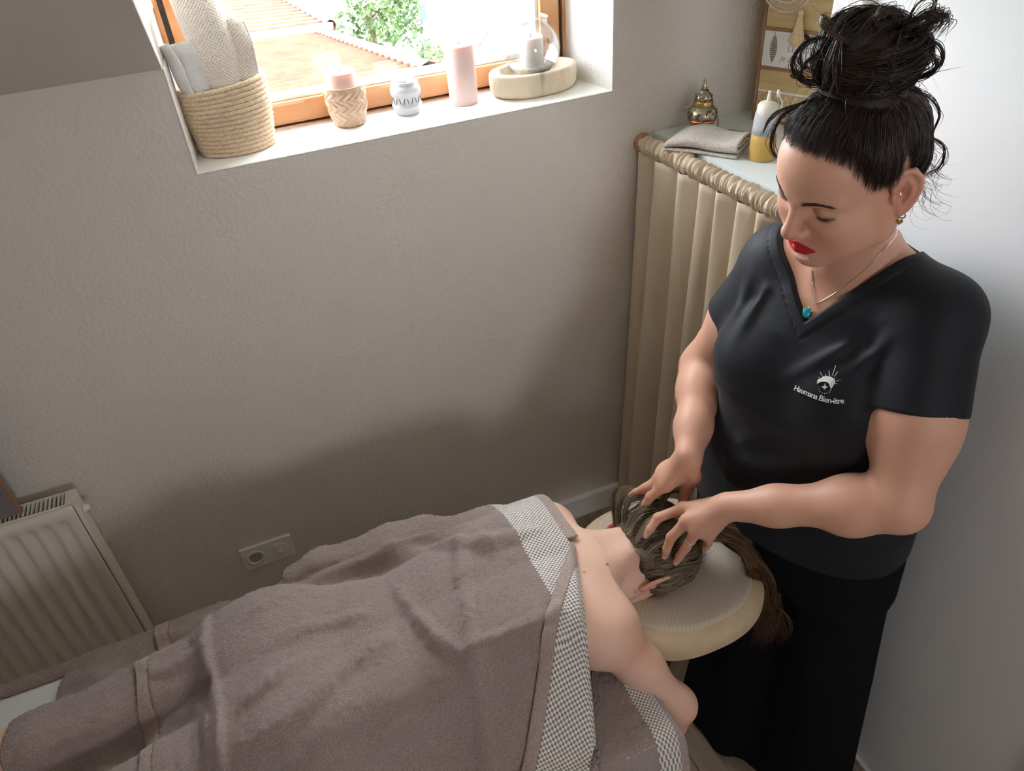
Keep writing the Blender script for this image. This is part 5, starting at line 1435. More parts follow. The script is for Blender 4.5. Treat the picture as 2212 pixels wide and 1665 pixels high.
# crescent (filled) between two arcs, four-point star, dots
def shp(name, poly):
    pts = [lp(p) for p in poly]; c = [tuple(p) for p in pts]
    bm = bmesh.new(); vs = [bm.verts.new(p) for p in c]; bm.faces.new(vs)
    bmesh.ops.triangulate(bm, faces=bm.faces[:])
    ext = bmesh.ops.extrude_face_region(bm, geom=bm.faces[:])
    for v in [g for g in ext['geom'] if isinstance(g, bmesh.types.BMVert)]: v.co += Vector(en * .0007)
    return from_bm(name, bm, m_thread, shirt)
outer = [(1765, 829), (1766, 822), (1771, 816), (1778, 813), (1787, 812), (1796, 814), (1803, 818), (1805, 824), (1802, 831), (1796, 840)]
inner = [(1794, 836), (1792, 829), (1787, 825), (1780, 824), (1773, 825), (1768, 828)]
shp('logo_crescent', outer + inner)
shp('logo_star', [(1783, 827), (1784, 834), (1789, 836), (1784, 838), (1781, 844), (1780, 838), (1775, 836), (1781, 833)])
for q in [(1767, 834), (1768, 840), (1771, 845), (1776, 848), (1781, 849), (1786, 848), (1791, 846), (1794, 842)]: shp('logo_dot', [(q[0], q[1]), (q[0] + 1.6, q[1]), (q[0] + 1.6, q[1] + 1.6), (q[0], q[1] + 1.6)])
# lettering follows a gentle downward curve
word = 'Haumana Bien-être'
pth = spline([(1719, 838), (1745, 849), (1775, 861), (1800, 866), (1825, 866)], 200)
sl_ = np.concatenate([[0], np.cumsum(np.linalg.norm(np.diff(pth, axis=0), axis=1))]); sl_ /= sl_[-1]
wid = {'m': 1.5, 'i': .55, '-': .6, ' ': .55, 't': .7, 'r': .75, 'H': 1.25, 'B': 1.15}
ws = np.array([wid.get(ch, 1.0) for ch in word]); cum = (np.cumsum(ws) - ws / 2) / ws.sum()
P3 = np.array([shirt_point(tuple(q)) for q in pth[::4]]); u3 = np.linspace(0, 1, len(P3))
cf = [np.polyfit(u3, P3[:, c], 4) for c in range(3)]                     # smooth curve lying on the cloth
for ch, t in zip(word, cum):
    if ch == ' ': continue
    u = np.interp(t, sl_, np.linspace(0, 1, len(sl_)))
    c = np.array([np.polyval(k, u) for k in cf]); e1 = np.array([np.polyval(np.polyder(k), u) for k in cf]); e1 /= np.linalg.norm(e1)
    n1 = en - e1 * (en @ e1); n1 /= np.linalg.norm(n1); e2 = np.cross(n1, e1); c = c + n1 * .0030
    mt = Matrix(((e1[0], e2[0], n1[0], c[0]), (e1[1], e2[1], n1[1], c[1]), (e1[2], e2[2], n1[2], c[2]), (0, 0, 0, 1)))
    text_bm('letter', ch, .0138, m_thread, shirt, mt, .0004)

# ------------------------------------------------------------------ wide black trousers
xs = axis_grid([(.66, .007), 1.135]); ys = axis_grid([(-1.32, .007), -.60]); zs = axis_grid([(-.01, .009), 1.03])
G = Field(xs, ys, zs)
G.apply(torso_fn(.017, .72, 1.0), tw(0, 0, 0) + (-.36, -.36, .70), tw(0, 0, 0) + (.36, .36, 1.02), 0, 'u')
def leg(h, kn, hem, rad):
    """elliptic flare from hip to hem"""
    pts = np.array([h, kn, hem]); 
    def fn(X, Y, Z):
        cx, cy = (np.interp(Z, pts[::-1, 2], pts[::-1, i]) for i in (0, 1))
        a, b = (np.interp(Z, pts[::-1, 2], [r[i] for r in rad[::-1]]) for i in (0, 1))
        th = np.arctan2((Y - cy) / b, (X - cx) / a)
        amt = np.clip((.7 - Z) / .7, 0, 1)
        wv = 1 + amt * (.045 * np.sin(5 * th + 1.3 + 2 * Z) + .03 * np.sin(9 * th - 1 + 3 * Z))
        d = (np.sqrt(((X - cx) / a) ** 2 + ((Y - cy) / b) ** 2) - wv) * np.minimum(a, b)
        return np.maximum(np.maximum(d, Z - h[2]), hem[2] - Z)
    G.apply(fn, pts.min(0) - .2, pts.max(0) + .2, .05, 'u')
leg(tw(.0, -.09, .90), np.array([.925, -.86, .45]), np.array([.885, -.868, .012]), [(.12, .115), (.112, .115), (.098, .145)])
leg(tw(.0, .105, .90), np.array([1.0, -1.03, .45]), np.array([.975, -1.075, .012]), [(.12, .115), (.112, .112), (.105, .125)])
Vt, Qt = G.mesh(smooth=1, project=1)
m_trous = mat('black_trouser_cloth', (.006, .0062, .0075, 1), .9, spec=.15, bumps=[(500, .1, .001)])
tro = from_pd('trousers', Vt, Qt, m_trous, pw_, True); tro['label'] = 'wide black trousers'
# ------------------------------------------------------------------ her hair: tight cap, strands combed to the crown, messy bun
rs = np.random.RandomState(11)
CC = np.array([-.002, 0, .042])
def scalp_r(d):
    """radius of the hair cap along unit directions d (local head frame) from CC"""
    r = np.arange(.05, .125, .0008); p = CC + d[:, None, :] * r[None, :, None]
    g = [np.clip(np.round((p[..., c] - a[0]) / (a[1] - a[0])).astype(int), 0, len(a) - 1) for c, a in enumerate(Hc.ax)]
    ins = FS[g[0], g[1], g[2]] < 0
    return r[len(r) - 1 - np.argmax(ins[:, ::-1], 1)] + .0004
def to_world(Pl): return HC + HS * (Pl @ HM.T)
# --- cap
xs = np.linspace(-.13, .12, 110); ys = np.linspace(-.105, .105, 95); zs = np.linspace(-.085, .26, 140)
Hc = Field(xs, ys, zs, big=.05)
Hc.ell((-.003, 0, .043), (.0985, .0785, .0910), 0); Hc.ell((.040, 0, .050), (.0585, .0655, .0600), .03)
Hc.ell((-.05, 0, -.01), (.05, .058, .06), .03)
FS = Hc.F.copy()
def hairline(X, Y, Z):
    phi = np.arctan2(Y, X + .01); return (hl_u(phi) + .015 - Z) * .6
Hc.apply(hairline, (-.2, -.2, -.2), (.2, .2, .3), .004, 'i', m=0)
Hc.cone((-.026, 0, .12), (-.030, 0, .16), .046, .042, .03)
Hc.ell((-.032, 0, .172), (.053, .062, .041), .02)
Vc, Qc = Hc.mesh(smooth=2, project=1)
m_hair = mat('dark_brown_hair', srgb(46, 33, 27), .6, spec=.35, var=(25, srgb(30, 22, 19), .4, .65))
hair = from_pd('hair', to_world(Vc), Qc, m_hair, pw_, True)
hair['label'] = 'dark brown hair tied into a messy high bun'

paths = []; rads = []
def add_strand(pl, r, taper=.35, tip=.15):
    n = len(pl); t = np.linspace(0, 1, n)
    paths.append(to_world(pl)); rads.append(HS * r * np.minimum(1, .22 + t / .2 * .78) * np.clip((1 - t) / taper + tip, 0, 1))
def skin_r(d):
    r = np.arange(.05, .125, .0006); p = to_world((CC + d[:, None, :] * r[None, :, None]).reshape(-1, 3))
    g = [np.clip(np.searchsorted(a, p[:, c]), 0, len(a) - 1) for c, a in enumerate(B.ax)]
    ins = (B.F[g[0], g[1], g[2]] < 0).reshape(len(d), len(r))
    return r[len(r) - 1 - np.argmax(ins[:, ::-1], 1)]
def slerp(a, b, t):
    w_ = np.arccos(np.clip(a @ b, -1, 1)); return (np.sin((1 - t) * w_)[:, None] * a + np.sin(t * w_)[:, None] * b) / np.sin(w_)
base = np.array([-.030, 0, .135])
n_root = 4300
for i in range(n_root):
    phi = rs.uniform(-np.pi, np.pi)
    u0 = min(.118, hl_u(phi) + (abs(rs.normal()) * .035 if rs.rand() < .30 else -.005 + abs(rs.normal()) * .020))
    # direction with that height
    d = np.array([np.cos(phi), np.sin(phi), 0.0]); rr = .085
    for _ in range(4):
        v = np.array([d[0] * rr, d[1] * rr, u0 - CC[2]]); v /= np.linalg.norm(v); R0 = scalp_r(v[None])[0]
        rr = np.sqrt(max(1e-5, R0 ** 2 - (u0 - CC[2]) ** 2))
    tb = base + np.array([.026 * np.cos(phi) + rs.normal() * .003, .032 * np.sin(phi) + rs.normal() * .003, 0]) - CC; tb /= np.linalg.norm(tb)
    t = np.linspace(0, .97, 11); dirs = slerp(v, tb, t)
    lift = -.0046 * np.clip(1 - t * 6, 0, 1) + .0004 + .0055 * np.sin(np.minimum(1, t * 2.2) * np.pi / 2) + .0030 * rs.rand() * np.minimum(1, t * 8)
    cl_ = np.round(phi * 14) / 14
    wob = .0022 * np.sin(t * 5 + cl_ * 40)[:, None] * np.array([np.sin(cl_ * 9), np.cos(cl_ * 7), .3])
    rad_ = scalp_r(dirs) + lift; sk_ = skin_r(dirs[:3]) + .0004
    rad_[:3] = sk_ + (rad_[:3] + .0046 * np.clip(1 - t[:3] * 6, 0, 1) - sk_) * np.clip(t[:3] * 4.5, 0, 1)
    pl = CC + dirs * rad_[:, None] + wob * np.sin(t * np.pi)[:, None]
    pl = np.vstack([pl, base + np.array([0, 0, .012]) + rs.normal(size=3) * .008])
    if ((pl[:, 0] > .07) & (pl[:, 2] < .08) & (np.abs(pl[:, 1]) < .05)).any(): continue
    add_strand(pl, rs.uniform(.00028, .00058) * np.clip((u0 - hl_u(phi) + .006) / .016, .3, 1), .3, .4)
# --- bun: locks wrapped round the bun body
BC = np.array([-.032, 0, .172]); BR = np.array([.057, .067, .045])
def lock(guide, n, spread, r, tip=.2, pts=18):
    g = spline(guide, pts); t = np.linspace(0, 1, pts)
    for _ in range(n):
        o = rs.normal(size=3) * spread; o2 = rs.normal(size=3) * spread
        ph = rs.rand() * 6.28
        p = g + (o[None] * (.35 + .65 * t[:, None]) + o2[None] * np.sin(t * np.pi)[:, None] * .6) + .0012 * np.sin(t * 9 + ph)[:, None] * o[None] / (spread + 1e-9)
        add_strand(p, r * rs.uniform(.6, 1.2), .3, tip)
for i in range(96):
    ax = rs.normal(size=3) * (.25, .25, .1) + (0, 0, 1) if i % 2 else np.array([rs.normal() * .35, 1.0, rs.normal() * .3]) * (1 if rs.rand() < .5 else -1)
    ax /= np.linalg.norm(ax)
    a0 = np.cross(ax, rs.normal(size=3)); a0 /= np.linalg.norm(a0); a1 = np.cross(ax, a0)
    th0 = rs.rand() * 6.28; L_ = rs.uniform(1.6, 3.6)
    off = ax * rs.uniform(-.6, .6); q = np.sqrt(1 - (off @ off) * .9)
    th = np.linspace(th0, th0 + L_, 7)
    sc_ = rs.uniform(.90, 1.06) + .07 * np.sin(np.linspace(0, np.pi, 7)) * rs.rand()
    g = BC + BR * (off + q * (np.cos(th)[:, None] * a0 + np.sin(th)[:, None] * a1)) * sc_[:, None]
    lock(g, 34, .0030, .00052)
# --- loose loops that stand off the bun (local frame: forward, her left, up)
for g, n, sp in [
    ([(.010, -.03, .215), (.050, -.065, .225), (.075, -.085, .190), (.060, -.075, .150), (.02, -.045, .130)], 16, .0018),
    ([(.020, -.02, .220), (.060, -.045, .205), (.080, -.060, .170), (.055, -.055, .140), (.02, -.03, .13)], 14, .0018),
    ([(.0, -.05, .21), (.03, -.095, .20), (.045, -.10, .165), (.02, -.07, .14)], 14, .002),
    ([(.020, .01, .225), (.045, -.02, .255), (.030, -.05, .262), (.005, -.04, .235)], 14, .0018),
    ([(-.03, .02, .225), (-.02, .035, .262), (-.045, .05, .262), (-.05, .04, .225)], 14, .0025),
    ([(-.05, .05, .215), (-.055, .085, .245), (-.085, .105, .250), (-.08, .085, .215), (-.06, .06, .20)], 26, .0045),
    ([(-.06, .055, .205), (-.07, .10, .232), (-.10, .115, .238), (-.09, .10, .205)], 22, .004),
    ([(-.05, .06, .22), (-.06, .09, .275), (-.08, .105, .270), (-.075, .09, .23)], 8, .002),
    ([(-.07, .06, .195), (-.10, .098, .18), (-.105, .105, .145), (-.08, .085, .125), (-.055, .06, .125)], 18, .002),
    ([(-.06, .07, .19), (-.085, .108, .165), (-.085, .105, .135), (-.06, .075, .125)], 14, .002),
    ([(-.04, .045, .135), (-.06, .085, .125), (-.075, .098, .095), (-.07, .092, .065)], 12, .0015),
    ([(-.03, .05, .130), (-.05, .095, .115), (-.06, .098, .085)], 10, .0012),
    ([(-.05, .085, .075), (-.08, .105, .045), (-.085, .10, .010), (-.065, .085, -.005)], 10, .0016),
    ([(.02, -.04, .128), (.06, -.082, .105), (.080, -.088, .065), (.070, -.078, .035)], 16, .0022),
    ([(.03, -.03, .135), (.075, -.075, .120), (.095, -.085, .095)], 9, .002)]:
    g = np.array(g, float); g = BC + (g - BC) * (.66, .64, .70) if g[0][2] > .15 else np.array([0, 0, .05]) + (g - (0, 0, .05)) * (.88, .84, 1.0)
    lock(g, int(n * 1.7), sp, .00045, .25, 18)
# --- short wisps at the crown and fine flyaways, curls at the nape
for i in range(60):
    a = rs.uniform(-np.pi, np.pi); b0 = base + np.array([.035 * np.cos(a), .04 * np.sin(a), rs.uniform(-.005, .03)])
    d = np.array([np.cos(a), np.sin(a), rs.uniform(-.9, .6)]); L_ = rs.uniform(.02, .07)
    g = [b0, b0 + d * L_ * .5 + rs.normal(size=3) * .008 + (0, 0, .008), b0 + d * L_ + rs.normal(size=3) * .014]
    add_strand(spline(g, 9), rs.uniform(.0003, .0005), .6, .05)
for i in range(90):
    v = rs.normal(size=3); v /= np.linalg.norm(v); v[2] = abs(v[2]) if rs.rand() < .7 else v[2]
    p0 = BC + BR * v * .98; L_ = rs.uniform(.02, .045); d = v + rs.normal(size=3) * .5; d /= max(1, np.linalg.norm(d))
    g = [p0, p0 + d * L_ * .5 + rs.normal(size=3) * .012, p0 + d * L_ * .8 + rs.normal(size=3) * .02]
    add_strand(spline(g, 10), rs.uniform(.00013, .00022), .6, .05)
for i in range(46):
    p0 = np.array([-.05 - .035 * rs.rand(), .062 - .02 * rs.rand(), rs.uniform(-.05, .05)]); n = 16; t = np.linspace(0, 1, n)[:, None]
    ph = rs.rand() * 6.28; L_ = rs.uniform(.04, .09)
    g = p0 + t * np.array([-.25, rs.uniform(.2, .6), -.9]) * L_ + .012 * t * np.concatenate([np.cos(t * 9 + ph), np.sin(t * 9 + ph), .3 * np.sin(t * 7)], 1)
    add_strand(g, rs.uniform(.00025, .0004), .6, .05)
# baby hair along the forehead line
for i in range(420):
    phi = rs.uniform(-1.15, 1.15); u0 = hl_u(phi) + .004 - rs.uniform(.0, .012)
    v = np.array([np.cos(phi) * .08, np.sin(phi) * .08, u0 - CC[2]]); v /= np.linalg.norm(v)
    tb = base - CC; tb /= np.linalg.norm(tb); t = np.linspace(0, rs.uniform(.12, .25), 5); dirs = slerp(v, tb, t)
    add_strand(CC + dirs * (scalp_r(dirs) - .0022 + .012 * t)[:, None], .00028, .5, .2)
m_strand = mat('brown_hair_strand', rough=.38, spec=.6, attr='Col')
st = tubes('hair_strands', paths, rads, m_strand, hair, 3); st['kind'] = 'stuff'; strand_cols(st, paths, 3, [srgb(34, 25, 21), srgb(52, 38, 31), srgb(74, 53, 42), srgb(44, 32, 27)])
# --- eyebrows and lashes
m_brow = mat('brow_hair', srgb(78, 60, 51), .6)
def face_hit(f, l, u):
    """push a point at the face outward to the skin along the face direction"""
    p0 = np.array([f, l, u]); t = np.arange(-.03, .03, .0006); pl = p0 + t[:, None] * np.array([1, .25 * np.sign(l), 0]); pwld = to_world(pl)
    g = [np.interp(pwld[:, c], a, np.arange(len(a))) for c, a in enumerate(B.ax)]
    v = B.F[np.round(g[0]).astype(int), np.round(g[1]).astype(int), np.round(g[2]).astype(int)]
    ins = np.nonzero(v < 0)[0]
    return pl[ins[-1]] if len(ins) else p0
for s, nm in ((1, 'eyebrow'), (-1, 'eyebrow')):
    paths = []; rads = []
    for i in range(260):
        t = rs.rand(); l = .011 + .043 * t; u = .0270 + .0075 * np.sin(t * 2.4) - .004 * t + rs.uniform(-1, 1) * .0042 * (1 - .7 * t)
        p = face_hit(.085, s * l, u) ; e = face_hit(.085, s * (l + .006), u + .0025 * (1 - 1.5 * t))
        add_strand(np.array([p + (.0004, 0, 0), (p + e) / 2 + (.0012, 0, 0), e + (.0006, 0, 0)]), .00032, .6, .2)
    tubes(nm, paths, rads, m_brow, body, 3)
    paths = []; rads = []
    def lidp(t):
        dl = .0166 * (2 * t - 1); du = -.0052 - .0042 * np.sin(np.pi * t) + .0012 * t
        return np.array([.0715 + .0158 * np.sqrt(max(.02, 1 - (dl / .0182) ** 2 - (du / .0132) ** 2)), s * (.0350 + dl), .0112 + du])
    for i in range(64):
        t = i / 63; p = lidp(t)
        d = np.array([.0052, s * (t - .42) * .009, -.0036 - .0012 * np.sin(np.pi * t)]) * (.7 + .3 * rs.rand())
        add_strand(np.array([p, p + d * .5 + (0, 0, -.0006), p + d]), .00026, .6, .15)
    add_strand(np.array([lidp(t) for t in np.linspace(0, 1, 24)]), .00062, .2, .5)
    tubes('eyelashes', paths, rads, m_brow, body, 3)

# ------------------------------------------------------------------ jewellery
m_gold = mat('gold', srgb(212, 166, 92), .25, metal=1.0); m_silver = mat('silver', (.80, .78, .74, 1), .25, metal=1.0)
m_turq = mat('turquoise', srgb(16, 158, 176), .25, coat=.4, var=(220, srgb(8, 136, 158), .45, .7))
def ring_path(c, nrm, r, n=28, a0=0, a1=2 * np.pi):
    nrm = nrm / np.linalg.norm(nrm); a = np.cross(nrm, [.3, .1, .9]); a /= np.linalg.norm(a); b = np.cross(nrm, a); t = np.linspace(a0, a1, n)
    return c + r * (np.cos(t)[:, None] * a + np.sin(t)[:, None] * b)
lb = hw(-.009, .0815, -.034)
ear = tubes('earring', [ring_path(lb, HM[:, 0] * .9 + HM[:, 1] * .35, .0062)], [np.full(28, .0011)], m_gold, body, 6)
# heart pendant below the hoop
hp = lb + np.array([0, 0, -.0075]); bm = bmesh.new()
hv = []
for t in np.linspace(0, 2 * np.pi, 20, endpoint=False):
    x = 16 * np.sin(t) ** 3; y = 13 * np.cos(t) - 5 * np.cos(2 * t) - 2 * np.cos(3 * t) - np.cos(4 * t)
    hv.append(hp + (np.array([-.55, -.8, 0]) * 0 + np.array([.70, -.66, 0]) * x + np.array([0, 0, 1]) * (y - 10)) * .00034)
fn_ = np.cross([.70, -.66, 0], [0, 0, 1]); 
a_ = [bm.verts.new(p + fn_ * .0006) for p in hv]; b_ = [bm.verts.new(p - fn_ * .0006) for p in hv]
bm.faces.new(a_); bm.faces.new(b_[::-1])
for i in range(20): bm.faces.new((a_[i], a_[(i + 1) % 20], b_[(i + 1) % 20], b_[i]))
from_bm('heart_charm', bm, m_gold, ear)
tubes('earring', [ring_path(hw(-.031, .090, .022), HM[:, 2], .0058)], [np.full(28, .0008)], m_gold, body, 6)
bm = bmesh.new(); bmesh.ops.create_uvsphere(bm, u_segments=12, v_segments=8, radius=.0023, matrix=Matrix.Translation(hw(-.033, .0945, .012))); from_bm('ear_stud', bm, m_gold, body, True)
bm = bmesh.new(); bmesh.ops.create_uvsphere(bm, u_segments=12, v_segments=8, radius=.0016, matrix=Matrix.Translation(hw(-.016, .0860, -.021))); from_bm('ear_stud', bm, m_silver, body, True)
bm = bmesh.new(); bmesh.ops.create_uvsphere(bm, u_segments=12, v_segments=8, radius=.0014, matrix=Matrix.Translation(hw(.1075, .003, -.0440))); from_bm('nose_stud', bm, m_gold, body, True)
def skin_pt(px, o=.0016):
    p = hit(B, px); r = pray(px); return None if p is None else p - r / np.linalg.norm(r) * o
nkp = [skin_pt(p) for p in [(1934, 511), (1918, 530), (1896, 554), (1880, 571), (1845, 601), (1805, 632), (1775, 650)]]; nkp = [q for q in nkp if q is not None]; nkp = [nkp[0] + (nkp[0] - CAMP) * .022 + np.array([0, 0, .012])] + nkp
kn_ = skin_pt((1757, 656), .004)
nkl = [kn_] + [skin_pt(p, .003) for p in [(1756, 635), (1755, 610), (1755, 585)]]; nkl = [q for q in nkl if q is not None]
neck = tubes('necklace', [spline(nkp + [kn_], 60), spline(nkl, 20)], [np.full(60, .0009), np.full(20, .0009)], m_silver, pw_, 6)
pc = skin_pt((1743, 676), .006)
pendant = bmesh.new(); zdir = (CAMP - pc) / np.linalg.norm(CAMP - pc); ud_ = np.array([.12, 0, 1.0]); ud_ -= zdir * (ud_ @ zdir); ud_ /= np.linalg.norm(ud_); xd_ = np.cross(ud_, zdir)
Mp = Matrix(((xd_[0], ud_[0], zdir[0], pc[0]), (xd_[1], ud_[1], zdir[1], pc[1]), (xd_[2], ud_[2], zdir[2], pc[2]), (0, 0, 0, 1)))
bmesh.ops.create_uvsphere(pendant, u_segments=24, v_segments=14, radius=1, matrix=Mp @ Matrix.Diagonal((.0080, .0096, .0048, 1)))
pen = from_bm('turquoise_pendant', pendant, m_turq, neck, True); pen['label'] = 'oval turquoise stone pendant'
for a in (0.5, 2.6, 3.9, 5.6, 1.57):
    bm = bmesh.new(); bmesh.ops.create_uvsphere(bm, u_segments=8, v_segments=6, radius=.0014, matrix=Mp @ Matrix.Translation((.0078 * math.cos(a), .0096 * math.sin(a), .002)))
    from_bm('prong', bm, m_silver, neck, True)
r0 = LH['ring'][0] * .45 + LH['ring'][1] * .55; rd = LH['ring'][1] - LH['ring'][0]
tubes('finger_ring', [ring_path(r0, rd, .0112, 32)], [np.full(32, .0010)], m_silver, body, 6)
# ------------------------------------------------------------------ client's hair: combed from the nape towards the crown, hanging over the headrest
rs = np.random.RandomState(23)
xs = np.linspace(.52, .78, 95); ys = np.linspace(-.95, -.71, 90); zs = np.linspace(.70, .92, 80)
Ch = Field(xs, ys, zs, big=.05)
Ch.ell(CHC + np.array([.043, 0, .004]), (.0935, .0810, .1000), 0)
FC = None
def chl(X, Y, Z):     # hairline at the nape and behind the ears
    ay = np.abs(Y - CY); return (.556 + .30 * np.clip(ay - .030, 0, 1) + .45 * np.clip(.800 - Z, 0, .05) - X) * .8
FC = Ch.F.copy()
Ch.apply(chl, (.4, -1.1, .6), (.8, -.6, 1.0), .006, 'i', m=0)
Vh, Qh = Ch.mesh(smooth=2, project=1)
m_ch = mat('light_brown_hair_mass', srgb(84, 70, 54), .6, spec=.3, var=(40, srgb(60, 49, 38), .4, .65))
chair_ = from_pd('hair', Vh, Qh, m_ch, pc_, True); chair_['label'] = 'long light brown wavy hair'
CCk = CHC + np.array([.043, 0, .004])
def crad(d):
    r = np.arange(.04, .13, .0008); p = CCk + d[:, None, :] * r[None, :, None]
    g = [np.clip(np.round((p[..., c] - a[0]) / (a[1] - a[0])).astype(int), 0, len(a) - 1) for c, a in enumerate(Ch.ax)]
    ins = FC[g[0], g[1], g[2]] < 0
    return r[len(r) - 1 - np.argmax(ins[:, ::-1], 1)]
cp = []; cr2 = []; cols = []
def cstrand(p, r, taper=.3, tip=.2):
    n = len(p); t = np.linspace(0, 1, n); cp.append(p); cr2.append(r * np.minimum(1, .5 + t / .1 * .5) * np.clip((1 - t) / taper + tip, 0, 1))
# scalp layer: roots all round the hairline, lying on the head, flowing to the crown
crown = np.array([.735, -.850, .800])
for i in range(3400):
    a = rs.uniform(-2.0, 2.0); ay = np.sin(a) * .078; z0 = .789 + np.cos(a) * .10
    x0 = .556 + .30 * max(abs(ay) - .030, 0) + .45 * min(.05, max(0, .800 - z0)) + rs.uniform(-.006, .004) + (abs(rs.normal()) * .045 if rs.rand() < .4 else 0)
    v = np.array([x0, CY + ay, z0]) - CCk; v /= np.linalg.norm(v)
    tb = crown + rs.normal(size=3) * (.006, .022, .018) - CCk; tb /= np.linalg.norm(tb)
    if v @ tb > .97: continue
    t = np.linspace(0, .96, 12); dirs = slerp(v, tb, t)
    ck_ = np.round(a * 9) / 9; ph = ck_ * 23
    wv = (.008 * np.sin(t * 11 + ph) * np.sin(t * np.pi))
    lift = .001 + .010 * np.sin(np.minimum(1, t * 2) * np.pi / 2) * (.5 + .5 * np.sin(ck_ * 31)) + .004 * rs.rand()
    p = CCk + dirs * (crad(dirs) + lift)[:, None]; p[:, 1] += wv; p[:, 2] += .3 * np.abs(wv)
    cstrand(p, rs.uniform(.0003, .0006), .3, .4)
def clock(guide, n, spread, r, wave=.006, freq=14, pts=26, fan=1.0):
    g = spline(guide, pts); t = np.linspace(0, 1, pts); ph0 = rs.rand() * 6.28
    for _ in range(n):
        o = rs.normal(size=3) * spread; ph = ph0 + rs.normal() * .5
        w_ = wave * (.3 + t)[:, None] * np.stack([np.sin(freq * t + ph) * .6, np.cos(freq * t + ph), .4 * np.sin(freq * t + ph + 1)], 1)
        k = int(pts * rs.uniform(.75, 1.0))
        p = (g + o[None] * (.4 + fan * t[:, None]) + w_)[:k]; cstrand(p, r * rs.uniform(.7, 1.2), .4, .12)
# thick wavy locks lifted over the back of the head, between the fingers
for g, n in [
    ([(.578, -.805, .866), (.590, -.788, .895), (.62, -.775, .905), (.66, -.79, .895), (.70, -.81, .88)], 40),
    ([(.576, -.785, .852), (.586, -.762, .880), (.610, -.745, .900), (.65, -.76, .89)], 40), ([(.578, -.772, .832), (.584, -.748, .860), (.60, -.728, .885), (.64, -.742, .875)], 30),
    ([(.570, -.830, .890), (.605, -.815, .912), (.645, -.82, .908), (.69, -.83, .89)], 36), ([(.575, -.860, .884), (.615, -.85, .905), (.66, -.845, .902), (.71, -.85, .875)], 34),
    ([(.580, -.890, .868), (.62, -.893, .888), (.67, -.885, .882), (.72, -.872, .85)], 34), ([(.590, -.905, .842), (.635, -.915, .855), (.69, -.905, .845), (.735, -.885, .82)], 30),
    ([(.566, -.878, .872), (.572, -.905, .872), (.588, -.915, .855), (.585, -.900, .845)], 20), ([(.60, -.912, .82), (.65, -.922, .825), (.70, -.912, .812), (.745, -.89, .79)], 26),
    ([(.62, -.80, .90), (.66, -.77, .92), (.70, -.77, .90), (.74, -.80, .86)], 30), ([(.64, -.83, .905), (.69, -.80, .915), (.74, -.81, .88), (.77, -.84, .83)], 30)]:
    clock(np.array(g), int(n * 2.2), .0062, .00045, .005, 9, 20, .5)
m_cs = mat('ash_brown_strand', rough=.42, spec=.5, attr='Col')
o_ = tubes('hair_strands', cp, cr2, m_cs, chair_, 3); o_['kind'] = 'stuff'; strand_cols(o_, cp, 3, [srgb(150, 134, 110), srgb(112, 96, 76), srgb(178, 162, 134), srgb(86, 71, 55), srgb(136, 121, 98)])
cp = []; cr2 = []
# lengths swept off the crown and falling over the near front corner of the headrest
for i in range(60):
    y0 = rs.uniform(-.92, -.78); k = rs.rand()
    p0 = np.array([.665 + .03 * rs.rand(), y0, .868 - .35 * abs(y0 + .83)])
    j = lambda s_: rs.normal() * s_
    e = k ** .8
    g = [p0, uz((1545 + 20 * k + j(10), 1120 + 34 * k + j(14)), .842), uz((1600 + 12 * k + j(8), 1150 + 40 * k + j(14)), .802), uz((1638 + j(9), 1208 + 22 * k + j(10)), .752),
         uz((1655 + j(12), 1275 + j(12)), .675), uz((1655 + j(16), 1330 + j(10)), .60)]
    if e > .35: g.append(uz((1652 + j(20), 1365 + 55 * e + j(10)), .53 - .05 * e))
    clock(np.array(g), 27, .0050, .00045, .0080, 15, 28, .8)
for i in range(14):
    k = rs.rand(); g = [uz((1640, 1230), .75), uz((1660 + rs.normal() * 10, 1300), .66), uz((1675 + rs.normal() * 14, 1340 + 20 * k), .61), uz((1690 + rs.normal() * 18, 1370 + 30 * k), .56)]
    clock(np.array(g), 5, .003, .0005, .010, 10, 20, .6)
m_ct = mat('warm_brown_lengths', rough=.42, spec=.5, attr='Col')
o_ = tubes('hair_lengths', cp, cr2, m_ct, chair_, 3); o_['kind'] = 'stuff'; strand_cols(o_, cp, 3, [srgb(112, 80, 52), srgb(74, 52, 36), srgb(150, 112, 72), srgb(56, 40, 29), srgb(128, 98, 64)]); o_['label'] = 'brown lengths hanging over the headrest'
# ================================================================== OUTSIDE THE WINDOW
GZ = -4.2
m_tile = mat('terracotta_tile', srgb(112, 84, 66), .9, var=(3, srgb(98, 71, 55), .4, .7), bumps=[(20, .3, .02)]); m_ridge = mat('ridge_tile', srgb(92, 52, 40), .85)
m_render_w = mat('white_render', (.82, .82, .80, 1), .9); m_render_c = mat('cream_render', (.74, .72, .66, 1), .9); m_lawn = mat('lawn', srgb(84, 92, 52), .95, var=(.8, srgb(100, 104, 66), .4, .7)); m_leaf = mat('foliage', srgb(48, 72, 36), .7, var=(1.5, srgb(78, 102, 52), .4, .7))
m_shut = mat('blue_grey_shutter', srgb(44, 58, 78), .6); m_fascia = mat('dark_fascia', srgb(52, 48, 56), .7); m_pave = mat('pale_paving', srgb(216, 208, 196), .9)
gd = tag(box('ground', (-40, 3, GZ - .2), (60, 90, GZ), m_lawn), 'sunny lawn and ground far below the window', 'ground'); gd['kind'] = 'structure'
def U(px, d): return uy(px, d - 1.774)
